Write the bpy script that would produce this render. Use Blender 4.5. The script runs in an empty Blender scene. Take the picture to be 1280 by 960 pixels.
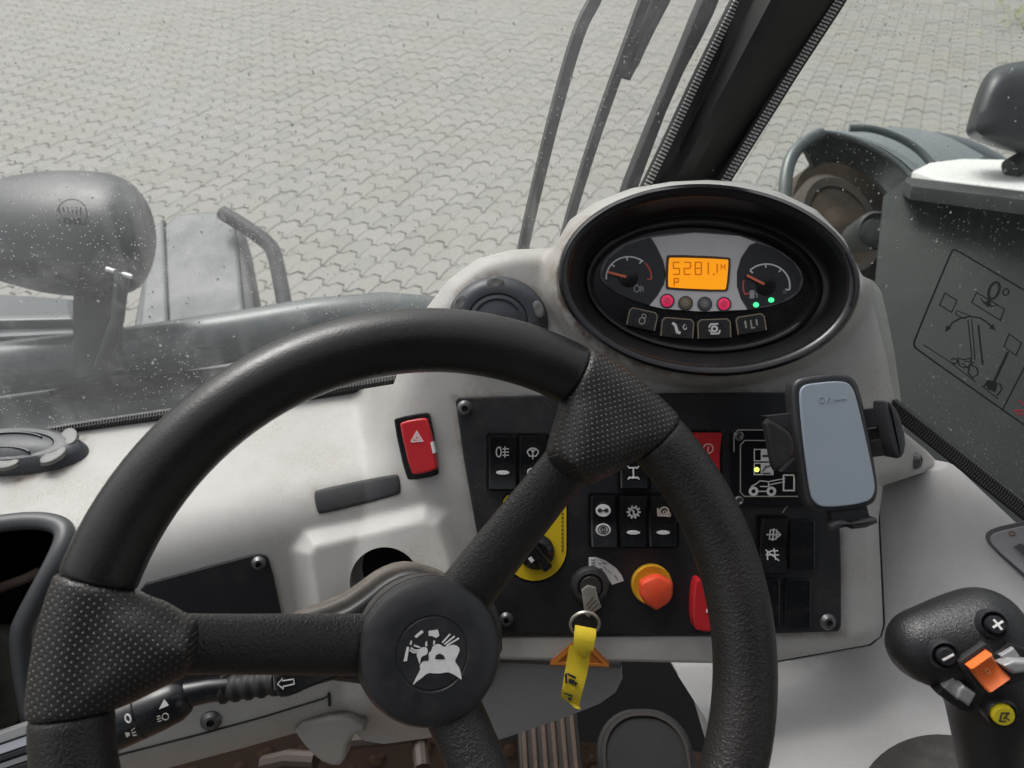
import bpy, bmesh, math, random
import numpy as np
from mathutils import Vector, Matrix
random.seed(7); rng = np.random.default_rng(7)
PI = math.pi
SC = bpy.context.scene
COL = SC.collection

# ------------------------------------------------------------------ camera
PITCH = math.radians(40); F = 960.0; CX, CY = 640.0, 480.0
CAM = Vector((0, 0, 2.4))
AX = Vector((1, 0, 0)); AF = Vector((0, math.cos(PITCH), -math.sin(PITCH))); AU = Vector((0, math.sin(PITCH), math.cos(PITCH)))
cd = bpy.data.cameras.new('camera'); cam = bpy.data.objects.new('camera', cd); COL.objects.link(cam)
cam.location = CAM; cam.rotation_euler = (PI/2 - PITCH, 0, 0)
cd.sensor_width = 36; cd.lens = 36*F/1280; cd.clip_start = 0.02; cd.clip_end = 500
cd.dof.use_dof = True; cd.dof.focus_distance = .58; cd.dof.aperture_fstop = 12
SC.camera = cam

# ------------------------------------------------------------------ light
w = bpy.data.worlds.new('World'); SC.world = w; w.use_nodes = True
nt = w.node_tree; nt.nodes.clear()
SUN_EL, SUN_AZ = math.radians(52), math.radians(-35)     # azimuth clockwise from +Y
sky = nt.nodes.new('ShaderNodeTexSky'); sky.sky_type = 'NISHITA'; sky.sun_disc = False
sky.sun_elevation = SUN_EL; sky.sun_rotation = SUN_AZ; sky.air_density = 1.0; sky.dust_density = 6.0; sky.ozone_density = 1.0
hs = nt.nodes.new('ShaderNodeHueSaturation'); hs.inputs['Saturation'].default_value = 0.22
bg = nt.nodes.new('ShaderNodeBackground'); bg.inputs['Strength'].default_value = 0.15
wo = nt.nodes.new('ShaderNodeOutputWorld')
nt.links.new(sky.outputs[0], hs.inputs['Color']); nt.links.new(hs.outputs[0], bg.inputs[0]); nt.links.new(bg.outputs[0], wo.inputs[0])
sd_ = bpy.data.lights.new('sun', 'SUN'); sd_.energy = 1.0; sd_.angle = math.radians(25); sd_.color = (1, .97, .93)
sun = bpy.data.objects.new('sun', sd_); COL.objects.link(sun)
sdir = Vector((math.sin(SUN_AZ)*math.cos(SUN_EL), math.cos(SUN_AZ)*math.cos(SUN_EL), math.sin(SUN_EL)))
sun.rotation_euler = sdir.to_track_quat('Z', 'Y').to_euler()
SC.view_settings.view_transform = 'Standard'; SC.view_settings.look = 'None'
SC.view_settings.exposure = 0.42; SC.view_settings.gamma = 1
SC.cycles.max_bounces = 8; SC.cycles.transparent_max_bounces = 12; SC.cycles.sample_clamp_indirect = 4
try: SC.cycles.use_denoising = True
except Exception: pass

# ------------------------------------------------------------------ places
def P(px, py, d):
    return CAM + d*((px-CX)/F*AX + AF - (py-CY)/F*AU)
def ray(px, py):
    return (px-CX)/F*AX + AF - (py-CY)/F*AU
def rays_np(px, py, d):
    px, py, d = np.asarray(px, float), np.asarray(py, float), np.asarray(d, float)
    a, b, c = np.array(AX), np.array(AF), np.array(AU)
    return np.array(CAM) + d[..., None]*((px-CX)[..., None]/F*a + b - (py-CY)[..., None]/F*c)

class Frame:
    """a plane in the place: origin, right, up, and a normal towards the driver"""
    def __init__(s, o, u, v, n): s.o, s.u, s.v, s.n = Vector(o), u.normalized(), v.normalized(), n.normalized()
    @staticmethod
    def facing(px, py, d): return Frame(P(px, py, d), AX, AU, -AF)
    @staticmethod
    def tri(a, b, c, org=None):
        A, B, C_ = P(*a), P(*b), P(*c)
        n = (B-A).cross(C_-A).normalized()
        if n.dot(A-CAM) > 0: n = -n
        u = (AX - n*AX.dot(n)).normalized(); v = n.cross(u)
        return Frame(A if org is None else P(*org), u, v, n)
    def turned(s, ang):
        return Frame(s.o, s.u*math.cos(ang)+s.v*math.sin(ang), s.v*math.cos(ang)-s.u*math.sin(ang), s.n)
    def at(s, px, py, h=0.0):
        r = ray(px, py); o = s.o + s.n*h
        return CAM + r*((o-CAM).dot(s.n)/r.dot(s.n))
    def uv(s, px, py, h=0.0):
        q = s.at(px, py, h) - s.o
        return (q.dot(s.u), q.dot(s.v))
    def w(s, u, v, h=0.0): return s.o + s.u*u + s.v*v + s.n*h
    def m(s): return Matrix((( *(s.u),), ( *(s.v),), ( *(s.n),))).transposed().to_4x4()
    def px(s, px_, py, h=0.0):       # metres per photograph pixel here
        q = s.at(px_, py, h) - CAM
        return q.dot(AF)/F

# ------------------------------------------------------------------ materials
MATS = {}
def mat(name, col, rough=.5, metal=0., bump=0., bscale=300., var=0., vscale=20., var_col=None, spec=.5, coat=0., kind='noise', emit=None, dust=0., dust_col=(.42,.33,.24), dust_scale=14., alpha_t=None):
    if name in MATS: return MATS[name]
    m = bpy.data.materials.new(name); m.use_nodes = True; N = m.node_tree.nodes; L = m.node_tree.links
    b = N['Principled BSDF']; b.inputs['Roughness'].default_value = rough; b.inputs['Metallic'].default_value = metal
    b.inputs['Specular IOR Level'].default_value = spec; b.inputs['Coat Weight'].default_value = coat
    tc = N.new('ShaderNodeTexCoord'); col4 = (*col, 1)
    last = None
    if var > 0:
        n = N.new('ShaderNodeTexNoise'); n.inputs['Scale'].default_value = vscale; n.inputs['Detail'].default_value = 6; n.inputs['Roughness'].default_value = .65
        L.new(tc.outputs['Object'], n.inputs['Vector'])
        mr = N.new('ShaderNodeMapRange'); mr.inputs[1].default_value = .3; mr.inputs[2].default_value = .7; mr.inputs[3].default_value = 0; mr.inputs[4].default_value = var
        L.new(n.outputs[0], mr.inputs[0])
        mx = N.new('ShaderNodeMix'); mx.data_type = 'RGBA'; mx.inputs[6].default_value = col4; mx.inputs[7].default_value = (*(var_col or tuple(c*.5 for c in col)), 1)
        L.new(mr.outputs[0], mx.inputs[0]); last = mx.outputs[2]
        mr2 = N.new('ShaderNodeMapRange'); mr2.inputs[1].default_value = .3; mr2.inputs[2].default_value = .7; mr2.inputs[3].default_value = rough-.07; mr2.inputs[4].default_value = min(1, rough+.12)
        L.new(n.outputs[0], mr2.inputs[0]); L.new(mr2.outputs[0], b.inputs['Roughness'])
    if dust > 0:
        n = N.new('ShaderNodeTexNoise'); n.inputs['Scale'].default_value = dust_scale; n.inputs['Detail'].default_value = 9; n.inputs['Roughness'].default_value = .75
        L.new(tc.outputs['Object'], n.inputs['Vector'])
        mr = N.new('ShaderNodeMapRange'); mr.inputs[1].default_value = .48; mr.inputs[2].default_value = .72; mr.inputs[3].default_value = 0; mr.inputs[4].default_value = dust
        L.new(n.outputs[0], mr.inputs[0])
        n2 = N.new('ShaderNodeTexNoise'); n2.inputs['Scale'].default_value = 900; n2.inputs['Detail'].default_value = 2
        L.new(tc.outputs['Object'], n2.inputs['Vector'])
        mr3 = N.new('ShaderNodeMapRange'); mr3.inputs[1].default_value = .4; mr3.inputs[2].default_value = .6
        L.new(n2.outputs[0], mr3.inputs[0])
        mm = N.new('ShaderNodeMath'); mm.operation = 'MULTIPLY'; L.new(mr.outputs[0], mm.inputs[0]); L.new(mr3.outputs[0], mm.inputs[1])
        mx = N.new('ShaderNodeMix'); mx.data_type = 'RGBA'; mx.inputs[6].default_value = col4; mx.inputs[7].default_value = (*dust_col, 1)
        L.new(mm.outputs[0], mx.inputs[0])
        if last: L.new(last, mx.inputs[6])
        last = mx.outputs[2]
    if last: L.new(last, b.inputs['Base Color'])
    else: b.inputs['Base Color'].default_value = col4
    if bump > 0:
        if kind == 'leather':
            t = N.new('ShaderNodeTexVoronoi'); t.feature = 'SMOOTH_F1'; t.inputs['Scale'].default_value = bscale
            nz = N.new('ShaderNodeTexNoise'); nz.inputs['Scale'].default_value = bscale*.8
            L.new(tc.outputs['Object'], nz.inputs['Vector'])
            va = N.new('ShaderNodeMix'); va.data_type = 'VECTOR'; va.inputs[0].default_value = .004
            L.new(tc.outputs['Object'], va.inputs[4]); L.new(nz.outputs['Color'], va.inputs[5]); L.new(va.outputs[1], t.inputs['Vector'])
        else:
            t = N.new('ShaderNodeTexNoise'); t.inputs['Scale'].default_value = bscale; t.inputs['Detail'].default_value = 3
            L.new(tc.outputs['Object'], t.inputs['Vector'])
        bp = N.new('ShaderNodeBump'); bp.inputs['Strength'].default_value = bump; bp.inputs['Distance'].default_value = .001
        L.new(t.outputs[0], bp.inputs['Height']); L.new(bp.outputs[0], b.inputs['Normal'])
    if emit:
        b.inputs['Emission Color'].default_value = (*emit[0], 1); b.inputs['Emission Strength'].default_value = emit[1]
    MATS[name] = m; return m

LIGHT = mat('light_plastic', (.465,.458,.44), .44, bump=.28, bscale=1300, var=.6, vscale=7, var_col=(.39,.375,.35), dust=.75, dust_scale=9, dust_col=(.27,.225,.17))
LIGHT2 = mat('console_plastic', (.50,.50,.50), .46, bump=.22, bscale=1300, var=.45, vscale=6, var_col=(.33,.32,.31), dust=.5, dust_scale=9, dust_col=(.33,.29,.25))
BLACKP = mat('black_plate', (.009,.010,.0125), .5, bump=.08, bscale=900, var=.6, vscale=30, var_col=(.018,.019,.022), dust=.55, dust_scale=18, dust_col=(.10,.085,.07))
SWITCH = mat('switch_plastic', (.007,.008,.010), .26, bump=.04, bscale=1500, dust=.35, dust_col=(.10,.09,.08), dust_scale=40)
GLOSSB = mat('gloss_black', (.010,.010,.012), .22, bump=.015, bscale=600, dust=.4, dust_scale=22, dust_col=(.07,.06,.05))
VENT = mat('vent_plastic', (.045,.050,.060), .42, bump=.06, bscale=1200, dust=.5, dust_col=(.2,.18,.15), dust_scale=20)
RUBBER = mat('seal_rubber', (.012,.012,.013), .6)
BEAD = mat('seal_bead', (.55,.55,.52), .45, var=.3, vscale=200)
WHITE = mat('print_white', (.84,.84,.82), .5, var=.3, vscale=300)
YELLOW = mat('yellow_label', (.78,.56,.02), .4, var=.25, vscale=60, var_col=(.62,.42,.02))
RED = mat('red_plastic', (.56,.022,.03), .3, bump=.02, dust=.2, dust_scale=30, dust_col=(.25,.08,.06))
SCREW = mat('screw_steel', (.16,.16,.165), .38, metal=.8, dust=.5, dust_scale=120, dust_col=(.10,.08,.06))
STEEL = mat('key_steel', (.50,.47,.42), .34, metal=.55, var=.5, vscale=150, var_col=(.2,.18,.15))
CAVITY = mat('dark_recess', (.008,.008,.009), .7)
SEAM = mat('seam_gap', (.02,.019,.018), .8)

def leather(name, col, rough, grain, gscale, dots=False, worn=.3, wcol=(.06,.05,.042)):
    m = mat(name, col, rough, bump=grain, bscale=gscale, kind='leather', var=worn, vscale=14, var_col=wcol, spec=.45)
    return m
LEA = leather('smooth_leather', (.012,.012,.0125), .30, .12, 700, worn=.45, wcol=(.024,.021,.019))
LEAG = leather('grained_leather', (.0125,.012,.012), .37, .55, 620, worn=.6, wcol=(.027,.023,.020))

# ------------------------------------------------------------------ object helpers
def tag(o, label=None, cat=None, group=None, kind=None):
    if label: o['label'] = label
    if cat: o['category'] = cat
    if group: o['group'] = group
    if kind: o['kind'] = kind
    return o
def thing(name, loc, label, cat, group=None, kind=None):
    o = bpy.data.objects.new(name, None); COL.objects.link(o); o.location = loc; o.empty_display_size = .02
    bpy.context.view_layer.update() if False else None
    return tag(o, label, cat, group, kind)
def wloc(o):
    v = Vector((0,0,0))
    while o: v = v + o.location; o = o.parent
    return v
def link(name, me, m, parent=None, loc=None):
    o = bpy.data.objects.new(name, me); COL.objects.link(o)
    if m is not None and not me.materials: me.materials.append(m)
    if parent: o.parent = parent
    if loc is not None: o.location = loc
    return o
def mesh(name, verts, faces, m=None, parent=None, smooth=True, sharp=35, origin=None):
    verts = np.asarray([tuple(v) for v in verts] if not isinstance(verts, np.ndarray) else verts, float)
    base = np.array(wloc(parent)) if parent else np.zeros(3)
    org = verts.mean(0) if origin is None else np.array(origin)
    me = bpy.data.meshes.new(name); me.from_pydata((verts-org).tolist(), [], faces if isinstance(faces, list) else faces.tolist())
    bm = bmesh.new(); bm.from_mesh(me); bmesh.ops.recalc_face_normals(bm, faces=bm.faces[:]); bm.to_mesh(me); bm.free()
    if smooth:
        me.polygons.foreach_set('use_smooth', [True]*len(me.polygons))
        if sharp: me.set_sharp_from_angle(angle=math.radians(sharp))
    me.update()
    return link(name, me, m, parent, Vector(org-base))

class MB:
    """collects shapes (in world metres) that become ONE mesh"""
    def __init__(s): s.v, s.f = [], []
    def add(s, v, f):
        k = len(s.v); s.v += [tuple(x) for x in v]; s.f += [tuple(i+k for i in q) for q in f]
    def prism(s, fr, uv, h0, h1, bev=0., seg=2):
        n = len(uv); rings = []
        def inset(d):
            if d == 0: return list(uv)
            out = []; A = sum(uv[i][0]*uv[(i+1)%n][1]-uv[(i+1)%n][0]*uv[i][1] for i in range(n)); sg = 1 if A > 0 else -1
            for i in range(n):
                p0, p1, p2 = uv[i-1], uv[i], uv[(i+1)%n]
                e1 = (p1[0]-p0[0], p1[1]-p0[1]); e2 = (p2[0]-p1[0], p2[1]-p1[1])
                l1, l2 = math.hypot(*e1) or 1e-9, math.hypot(*e2) or 1e-9
                n1 = (-e1[1]/l1*sg, e1[0]/l1*sg); n2 = (-e2[1]/l2*sg, e2[0]/l2*sg)
                b = (n1[0]+n2[0], n1[1]+n2[1]); q = b[0]*b[0]+b[1]*b[1]
                k = 2*d/max(q, .6); out.append((p1[0]+b[0]*k, p1[1]+b[1]*k))
            return out
        rings.append((uv, h0))
        if bev > 0:
            for j in range(seg+1):
                a = PI/2*j/seg; rings.append((inset(bev*(1-math.cos(a))), h1-bev+bev*math.sin(a)))
            rings.append((inset(bev*1.25), h1))
        else: rings.append((uv, h1))
        V = [fr.w(p[0], p[1], h) for r, h in rings for p in r]; Fc = []
        for k in range(len(rings)-1):
            for i in range(n):
                j = (i+1) % n; Fc.append((k*n+i, k*n+j, (k+1)*n+j, (k+1)*n+i))
        Fc.append(tuple(range(n))[::-1]); Fc.append(tuple((len(rings)-1)*n+i for i in range(n)))
        s.add(V, Fc); return s
    def pxprism(s, fr, pts, h0, h1, bev=0., seg=2): return s.prism(fr, [fr.uv(x, y, h1) for x, y in pts], h0, h1, bev, seg)
    def lathe(s, fr, c, prof, seg=32, sx=1., sy=1., cap=True):
        V, Fc = [], []
        for r, h in prof:
            for i in range(seg):
                a = 2*PI*i/seg; V.append(fr.w(c[0]+r*math.cos(a)*sx, c[1]+r*math.sin(a)*sy, h))
        for k in range(len(prof)-1):
            for i in range(seg):
                j = (i+1) % seg; Fc.append((k*seg+i, k*seg+j, (k+1)*seg+j, (k+1)*seg+i))
        if cap:
            Fc.append(tuple(range(seg))[::-1]); Fc.append(tuple((len(prof)-1)*seg+i for i in range(seg)))
        s.add(V, Fc); return s
    def tube(s, pts, r, seg=12, flat=1., up=None, caps=True):
        pts = [Vector(p) for p in pts]; n = len(pts); rr = r if hasattr(r, '__len__') else [r]*n
        V, Fc = [], []; nrm = None
        for i in range(n):
            t = (pts[min(i+1, n-1)]-pts[max(i-1, 0)]).normalized()
            if nrm is None:
                g = up if up is not None else (Vector((0,0,1)) if abs(t.z) < .9 else Vector((1,0,0)))
                nrm = (g - t*g.dot(t)).normalized()
            else: nrm = (nrm - t*nrm.dot(t)).normalized()
            b = t.cross(nrm)
            for k in range(seg):
                a = 2*PI*k/seg; V.append(pts[i] + (nrm*math.cos(a)*flat + b*math.sin(a))*rr[i])
        for i in range(n-1):
            for k in range(seg):
                j = (k+1) % seg; Fc.append((i*seg+k, i*seg+j, (i+1)*seg+j, (i+1)*seg+k))
        if caps: Fc.append(tuple(range(seg))[::-1]); Fc.append(tuple((n-1)*seg+k for k in range(seg)))
        s.add(V, Fc); return s
    def stroke(s, fr, pts, wd, h0, h1, closed=False):
        """flat ribbon of width wd along uv points (printed line)"""
        P_ = [Vector(p) for p in pts]; n = len(P_); L, R = [], []
        for i in range(n):
            a = P_[i-1] if (i > 0 or closed) else P_[i]; c = P_[(i+1) % n] if (i < n-1 or closed) else P_[i]
            d1 = (P_[i]-a); d2 = (c-P_[i])
            if d1.length < 1e-9: d1 = d2
            if d2.length < 1e-9: d2 = d1
            t = (d1.normalized()+d2.normalized())
            if t.length < 1e-6: t = d1
            t.normalize(); nn = Vector((-t.y, t.x)); k = 1/max(.5, abs(nn.dot(Vector((-d1.y, d1.x)).normalized())))
            L.append(P_[i]+nn*wd/2*k); R.append(P_[i]-nn*wd/2*k)
        V = [fr.w(p.x, p.y, h1) for p in L]+[fr.w(p.x, p.y, h1) for p in R]+[fr.w(p.x, p.y, h0) for p in L]+[fr.w(p.x, p.y, h0) for p in R]
        Fc = []
        for i in range(n if closed else n-1):
            j = (i+1) % n
            Fc += [(i, j, n+j, n+i), (2*n+i, 3*n+i, 3*n+j, 2*n+j), (i, 2*n+i, 2*n+j, j), (n+i, n+j, 3*n+j, 3*n+i)]
        if not closed: Fc += [(0, n, 3*n, 2*n), (n-1, 3*n-1, 4*n-1, 2*n-1)]
        s.add(V, Fc); return s
    def build(s, name, m, parent=None, smooth=True, sharp=35): return mesh(name, s.v, s.f, m, parent, smooth, sharp)

def rrect(cx, cy, w_, h_, r, ang=0., seg=4, fn=None):
    out = []
    for sx, sy, a0 in ((1,1,0), (-1,1,90), (-1,-1,180), (1,-1,270)):
        for k in range(seg+1):
            a = math.radians(a0+90*k/seg); x = sx*(w_/2-r)+r*math.cos(a); y = sy*(h_/2-r)+r*math.sin(a)
            out.append((cx+x*math.cos(ang)-y*math.sin(ang), cy+x*math.sin(ang)+y*math.cos(ang)))
    return out
def arc(cx, cy, r, a0, a1, n=16, ry=None):
    return [(cx+r*math.cos(math.radians(a0+(a1-a0)*i/n)), cy+(ry or r)*math.sin(math.radians(a0+(a1-a0)*i/n))) for i in range(n+1)]
def smooth_poly(pts, it=2, closed=True):
    for _ in range(it):
        out = []; n = len(pts)
        for i in range(n if closed else n-1):
            a, b = pts[i], pts[(i+1) % n]
            out += [(a[0]*.75+b[0]*.25, a[1]*.75+b[1]*.25), (a[0]*.25+b[0]*.75, a[1]*.25+b[1]*.75)]
        if not closed: out = [pts[0]]+out+[pts[-1]]
        pts = out
    return pts

# ---------- numpy fields
def sdf_poly(px, py, poly):
    poly = np.asarray(poly, float); d = np.full(px.shape, 1e18); ins = np.zeros(px.shape, bool)
    n = len(poly)
    for i in range(n):
        a, b = poly[i-1], poly[i]; e = b-a; wx, wy = px-a[0], py-a[1]
        t = np.clip((wx*e[0]+wy*e[1])/max(e@e, 1e-12), 0, 1)
        d = np.minimum(d, (wx-e[0]*t)**2+(wy-e[1]*t)**2)
        c = (a[1] > py) != (b[1] > py)
        with np.errstate(divide='ignore', invalid='ignore'):
            xx = a[0]+(py-a[1])*e[0]/np.where(e[1] == 0, 1e-9, e[1])
        ins ^= c & (px < xx)
    d = np.sqrt(d); return np.where(ins, -d, d)
def smin(a, b, k): 
    h = np.clip(.5+.5*(b-a)/k, 0, 1); return b*(1-h)+a*h-k*h*(1-h)
def smax(a, b, k): return -smin(-a, -b, k)
def sstep(x, a, b):
    t = np.clip((x-a)/(b-a), 0, 1); return t*t*(3-2*t)
def invplane(p1, p2, p3):
    A = np.array([[1, p[0], p[1]] for p in (p1, p2, p3)]); c = np.linalg.solve(A, np.array([1/p[2] for p in (p1, p2, p3)]))
    return lambda x, y: 1/np.maximum(c[0]+c[1]*x+c[2]*y, .02)

def field_mesh(name, D, OUT, x0, x1, y0, y1, st, m, parent, skirt=.05, grime=None):
    """moulded shell: surface at depth D(x,y) kept where OUT<0, with rolled edges and walls going back"""
    xs = np.arange(x0, x1+st, st); ys = np.arange(y0, y1+st, st)
    X, Y = np.meshgrid(xs, ys); S = OUT(X, Y); Z = D(X, Y)
    H, W = X.shape; V = []; key = {}; Fc = []
    V = list(zip(X.ravel(), Y.ravel(), Z.ravel())); nx = len(V); Sf = S.ravel()
    cut = {}
    def cv(i, j):
        k = (min(i, j), max(i, j))
        if k not in cut:
            t = Sf[i]/(Sf[i]-Sf[j]); a, b = V[i], V[j]; V.append(tuple(a[q]+(b[q]-a[q])*t for q in range(3))); cut[k] = len(V)-1
        return cut[k]
    border = []
    for r in range(H-1):
        for c in range(W-1):
            q = (r*W+c, r*W+c+1, (r+1)*W+c+1, (r+1)*W+c); ins = [Sf[k] < 0 for k in q]
            if all(ins): Fc.append(q); continue
            if not any(ins): continue
            out = []; cu = []
            for a in range(4):
                i, j = q[a], q[(a+1) % 4]
                if ins[a]: out.append(i)
                if ins[a] != ins[(a+1) % 4]: k = cv(i, j); out.append(k); cu.append(len(out)-1)
            if len(out) >= 3:
                Fc.append(tuple(out))
                for a in cu:
                    b = (a+1) % len(out)
                    if out[a] >= nx and out[b] >= nx: border.append((out[a], out[b]))
    V = np.array(V); Wd = rays_np(V[:, 0], V[:, 1], V[:, 2])
    bs = sorted({k for e in border for k in e}); mp = {k: len(Wd)+i for i, k in enumerate(bs)}
    if skirt:
        Wd = np.vstack([Wd, Wd[bs]+np.array(AF)*skirt])
        Fc += [(a, mp[a], mp[b], b) for a, b in border]
    used = sorted({k for f_ in Fc for k in f_}); rm = {k: i for i, k in enumerate(used)}
    o = mesh(name, Wd[used], [tuple(rm[k] for k in f_) for f_ in Fc], m, parent, sharp=50)
    if grime is not None:
        g = np.zeros(len(Wd)); g[:len(V)] = grime(V[:, 0], V[:, 1])
        o.data.attributes.new('grime', 'FLOAT', 'POINT').data.foreach_set('value', g[used].astype(np.float32))
    return o

def surface_net(f, lo, hi, st):
    """closed surface of f<0 (f takes x,y,z arrays)"""
    ax = [np.arange(lo[i]-st, hi[i]+2*st, st) for i in range(3)]
    X, Y, Z = np.meshgrid(*ax, indexing='ij'); S = f(X, Y, Z); s = S < 0
    nx, ny, nz = S.shape
    cnt = np.zeros((nx-1, ny-1, nz-1)); acc = np.zeros((nx-1, ny-1, nz-1, 3))
    G = np.stack([X, Y, Z], -1)
    cor = [(a, b, c) for a in (0, 1) for b in (0, 1) for c in (0, 1)]
    sl = lambda A, o: A[o[0]:o[0]+nx-1, o[1]:o[1]+ny-1, o[2]:o[2]+nz-1]
    for i, a in enumerate(cor):
        for b in cor[i+1:]:
            if sum(abs(a[k]-b[k]) for k in range(3)) != 1: continue
            fa, fb = sl(S, a), sl(S, b); ch = (fa < 0) != (fb < 0)
            t = np.where(ch, fa/np.where(ch, fa-fb, 1), 0)
            acc += np.where(ch[..., None], sl(G, a)+(sl(G, b)-sl(G, a))*t[..., None], 0); cnt += ch
    act = cnt > 0; idx = -np.ones(act.shape, int); idx[act] = np.arange(act.sum())
    V = acc[act]/cnt[act][:, None]; Fc = []
    for d in range(3):
        sh = [slice(None)]*3; sh2 = [slice(None)]*3; sh[d] = slice(0, -1); sh2[d] = slice(1, None)
        ch = s[tuple(sh)] != s[tuple(sh2)]; I = np.argwhere(ch); o1, o2 = [(1, 2), (2, 0), (0, 1)][d]
        I = I[(I[:, o1] > 0) & (I[:, o2] > 0)]
        I = I[(I[:, 0] < nx-1) & (I[:, 1] < ny-1) & (I[:, 2] < nz-1)]
        e1, e2 = np.zeros(3, int), np.zeros(3, int); e1[o1] = 1; e2[o2] = 1
        q = [idx[tuple((I-k).T)] for k in (0*e1, e1, e1+e2, e2)]
        Fc.append(np.stack(q, 1)[np.all(np.stack(q, 1) >= 0, 1)])
    return V, np.vstack(Fc)
def sd_capsule(x, y, z, a, b, r0, r1=None):
    r1 = r0 if r1 is None else r1; a, b = np.array(a), np.array(b); e = b-a
    t = np.clip(((x-a[0])*e[0]+(y-a[1])*e[1]+(z-a[2])*e[2])/(e@e), 0, 1)
    return np.sqrt((x-a[0]-e[0]*t)**2+(y-a[1]-e[1]*t)**2+(z-a[2]-e[2]*t)**2)-(r0+(r1-r0)*t)
def to_world(fr, V): return np.array(fr.o)+V[:, :1]*np.array(fr.u)+V[:, 1:2]*np.array(fr.v)+V[:, 2:]*np.array(fr.n)

# ================================================================== DASHBOARD
PLAT = [(376,690),(388,673),(532,640),(552,648),(572,700),(590,800),(470,850),(392,800)]
CONS = [(556,352),(600,300),(1140,200),(1140,900),(446,900),(449,700),(468,600),(486,520),(505,440),(530,385)]
BIN = [(-80,668),(-5,655),(40,650),(72,654),(84,667),(72,697),(50,738),(32,772),(24,792),(30,850),(40,900),(40,935),(-80,960)]
OUTB = [(-90,548),(0,545),(100,534),(215,519),(400,495),(492,480),(500,458),(513,420),(533,385),(560,350),(597,323),(640,312),(690,310),(696,303),(712,275),(745,252),(790,235),(840,227),(886,225),(930,228),(975,240),(1020,262),(1055,298),(1078,345),(1092,351),(1102,365),(1109,395),(1118,440),(1125,490),(1130,540),(1158,563),(1178,584),(1150,592),(1104,607),(1098,650),(1104,780),(1100,796),(1085,806),(970,826),(890,829),(620,824),(612,872),(590,902),(540,922),(480,930),(455,926),(432,907),(405,906),(300,936),(150,976),(-90,1040)]
faceP = invplane((200,700,.58), (560,700,.643), (200,900,.60))
def ell(x, y, cx, cy, a, b): return (np.sqrt(((x-cx)/a)**2+((y-cy)/b)**2)-1)*b
def D_body(x, y, edges=True):
    x = np.asarray(x, float); y = np.asarray(y, float)
    shelf = .459/np.maximum(.643+(y-480)*.000798, .2)
    left = smax(shelf, faceP(x, y), .03)
    so_ = sdf_poly(x, y, CONS); cons = .62+.0022*(so_+np.sqrt(so_*so_+26**2))/2-.0022*6*np.exp(-np.maximum(-so_, 0)/60)
    d = smin(left, cons, .03)
    d = smin(d, .592+.0032*np.maximum(ell(x, y, 886, 350, 192, 124), 0), .012)
    d = d-(.012+.026*np.clip((y-650)/140, 0, 1.2))*(1-sstep(sdf_poly(x, y, PLAT), -14, 15))
    # low groove round the recessed switch panel, rolled lower lip
    lipc = sstep(y, 905-.26*(x-300), 960-.26*(x-300))*(x < 640); d = d+.03*lipc
    if edges:
        s = -sdf_poly(x, y, OUTB); e = np.clip(1-s/20, 0, 1); k = sstep(x, 470, 560)
        d = d+k*.014*(1-np.sqrt(np.maximum(1-e*e, 0)))
    return d
def out_body(x, y):
    s = sdf_poly(x, y, OUTB)
    s = np.maximum(s, -ell(x, y, 886, 350, 170, 104))
    s = np.maximum(s, -(np.hypot(x-481, y-728)-44))
    return np.maximum(s, -sdf_poly(x, y, BIN))
PANEL = [(565,495),(1046,488),(1056,795),(617,796)]
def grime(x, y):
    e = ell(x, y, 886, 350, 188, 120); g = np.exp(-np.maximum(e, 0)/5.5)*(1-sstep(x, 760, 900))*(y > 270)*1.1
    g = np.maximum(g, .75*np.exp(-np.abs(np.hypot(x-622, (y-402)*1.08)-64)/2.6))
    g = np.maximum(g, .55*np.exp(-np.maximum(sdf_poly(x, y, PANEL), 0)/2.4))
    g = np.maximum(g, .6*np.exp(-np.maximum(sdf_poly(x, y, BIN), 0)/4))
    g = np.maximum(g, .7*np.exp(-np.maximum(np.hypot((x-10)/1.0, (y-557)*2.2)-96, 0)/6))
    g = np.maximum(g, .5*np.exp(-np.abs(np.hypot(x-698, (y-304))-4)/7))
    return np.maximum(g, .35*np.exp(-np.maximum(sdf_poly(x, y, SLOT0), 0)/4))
SLOT0 = [(392,612),(499,592),(501,619),(400,643)]
def with_grime(src):
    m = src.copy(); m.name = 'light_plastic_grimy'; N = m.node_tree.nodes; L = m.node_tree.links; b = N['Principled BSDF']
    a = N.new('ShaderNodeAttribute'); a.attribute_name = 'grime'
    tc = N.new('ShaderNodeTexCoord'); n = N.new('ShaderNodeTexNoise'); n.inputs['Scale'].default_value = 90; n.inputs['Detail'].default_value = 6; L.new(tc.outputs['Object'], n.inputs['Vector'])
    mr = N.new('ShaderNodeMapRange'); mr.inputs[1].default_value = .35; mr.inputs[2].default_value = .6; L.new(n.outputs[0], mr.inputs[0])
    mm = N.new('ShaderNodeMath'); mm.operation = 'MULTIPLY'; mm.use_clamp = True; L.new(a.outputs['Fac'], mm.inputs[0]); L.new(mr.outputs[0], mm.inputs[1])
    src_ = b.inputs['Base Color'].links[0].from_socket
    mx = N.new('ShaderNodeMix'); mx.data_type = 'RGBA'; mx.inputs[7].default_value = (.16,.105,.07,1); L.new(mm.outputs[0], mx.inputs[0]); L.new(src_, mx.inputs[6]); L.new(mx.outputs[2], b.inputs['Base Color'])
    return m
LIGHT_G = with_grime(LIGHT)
def drape(D, px, py, e=6):
    p = [(px, py), (px+e, py), (px, py-e)]
    return Frame.tri(*[(a, b, float(D(np.array([a]), np.array([b]))[0])) for a, b in p])
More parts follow.
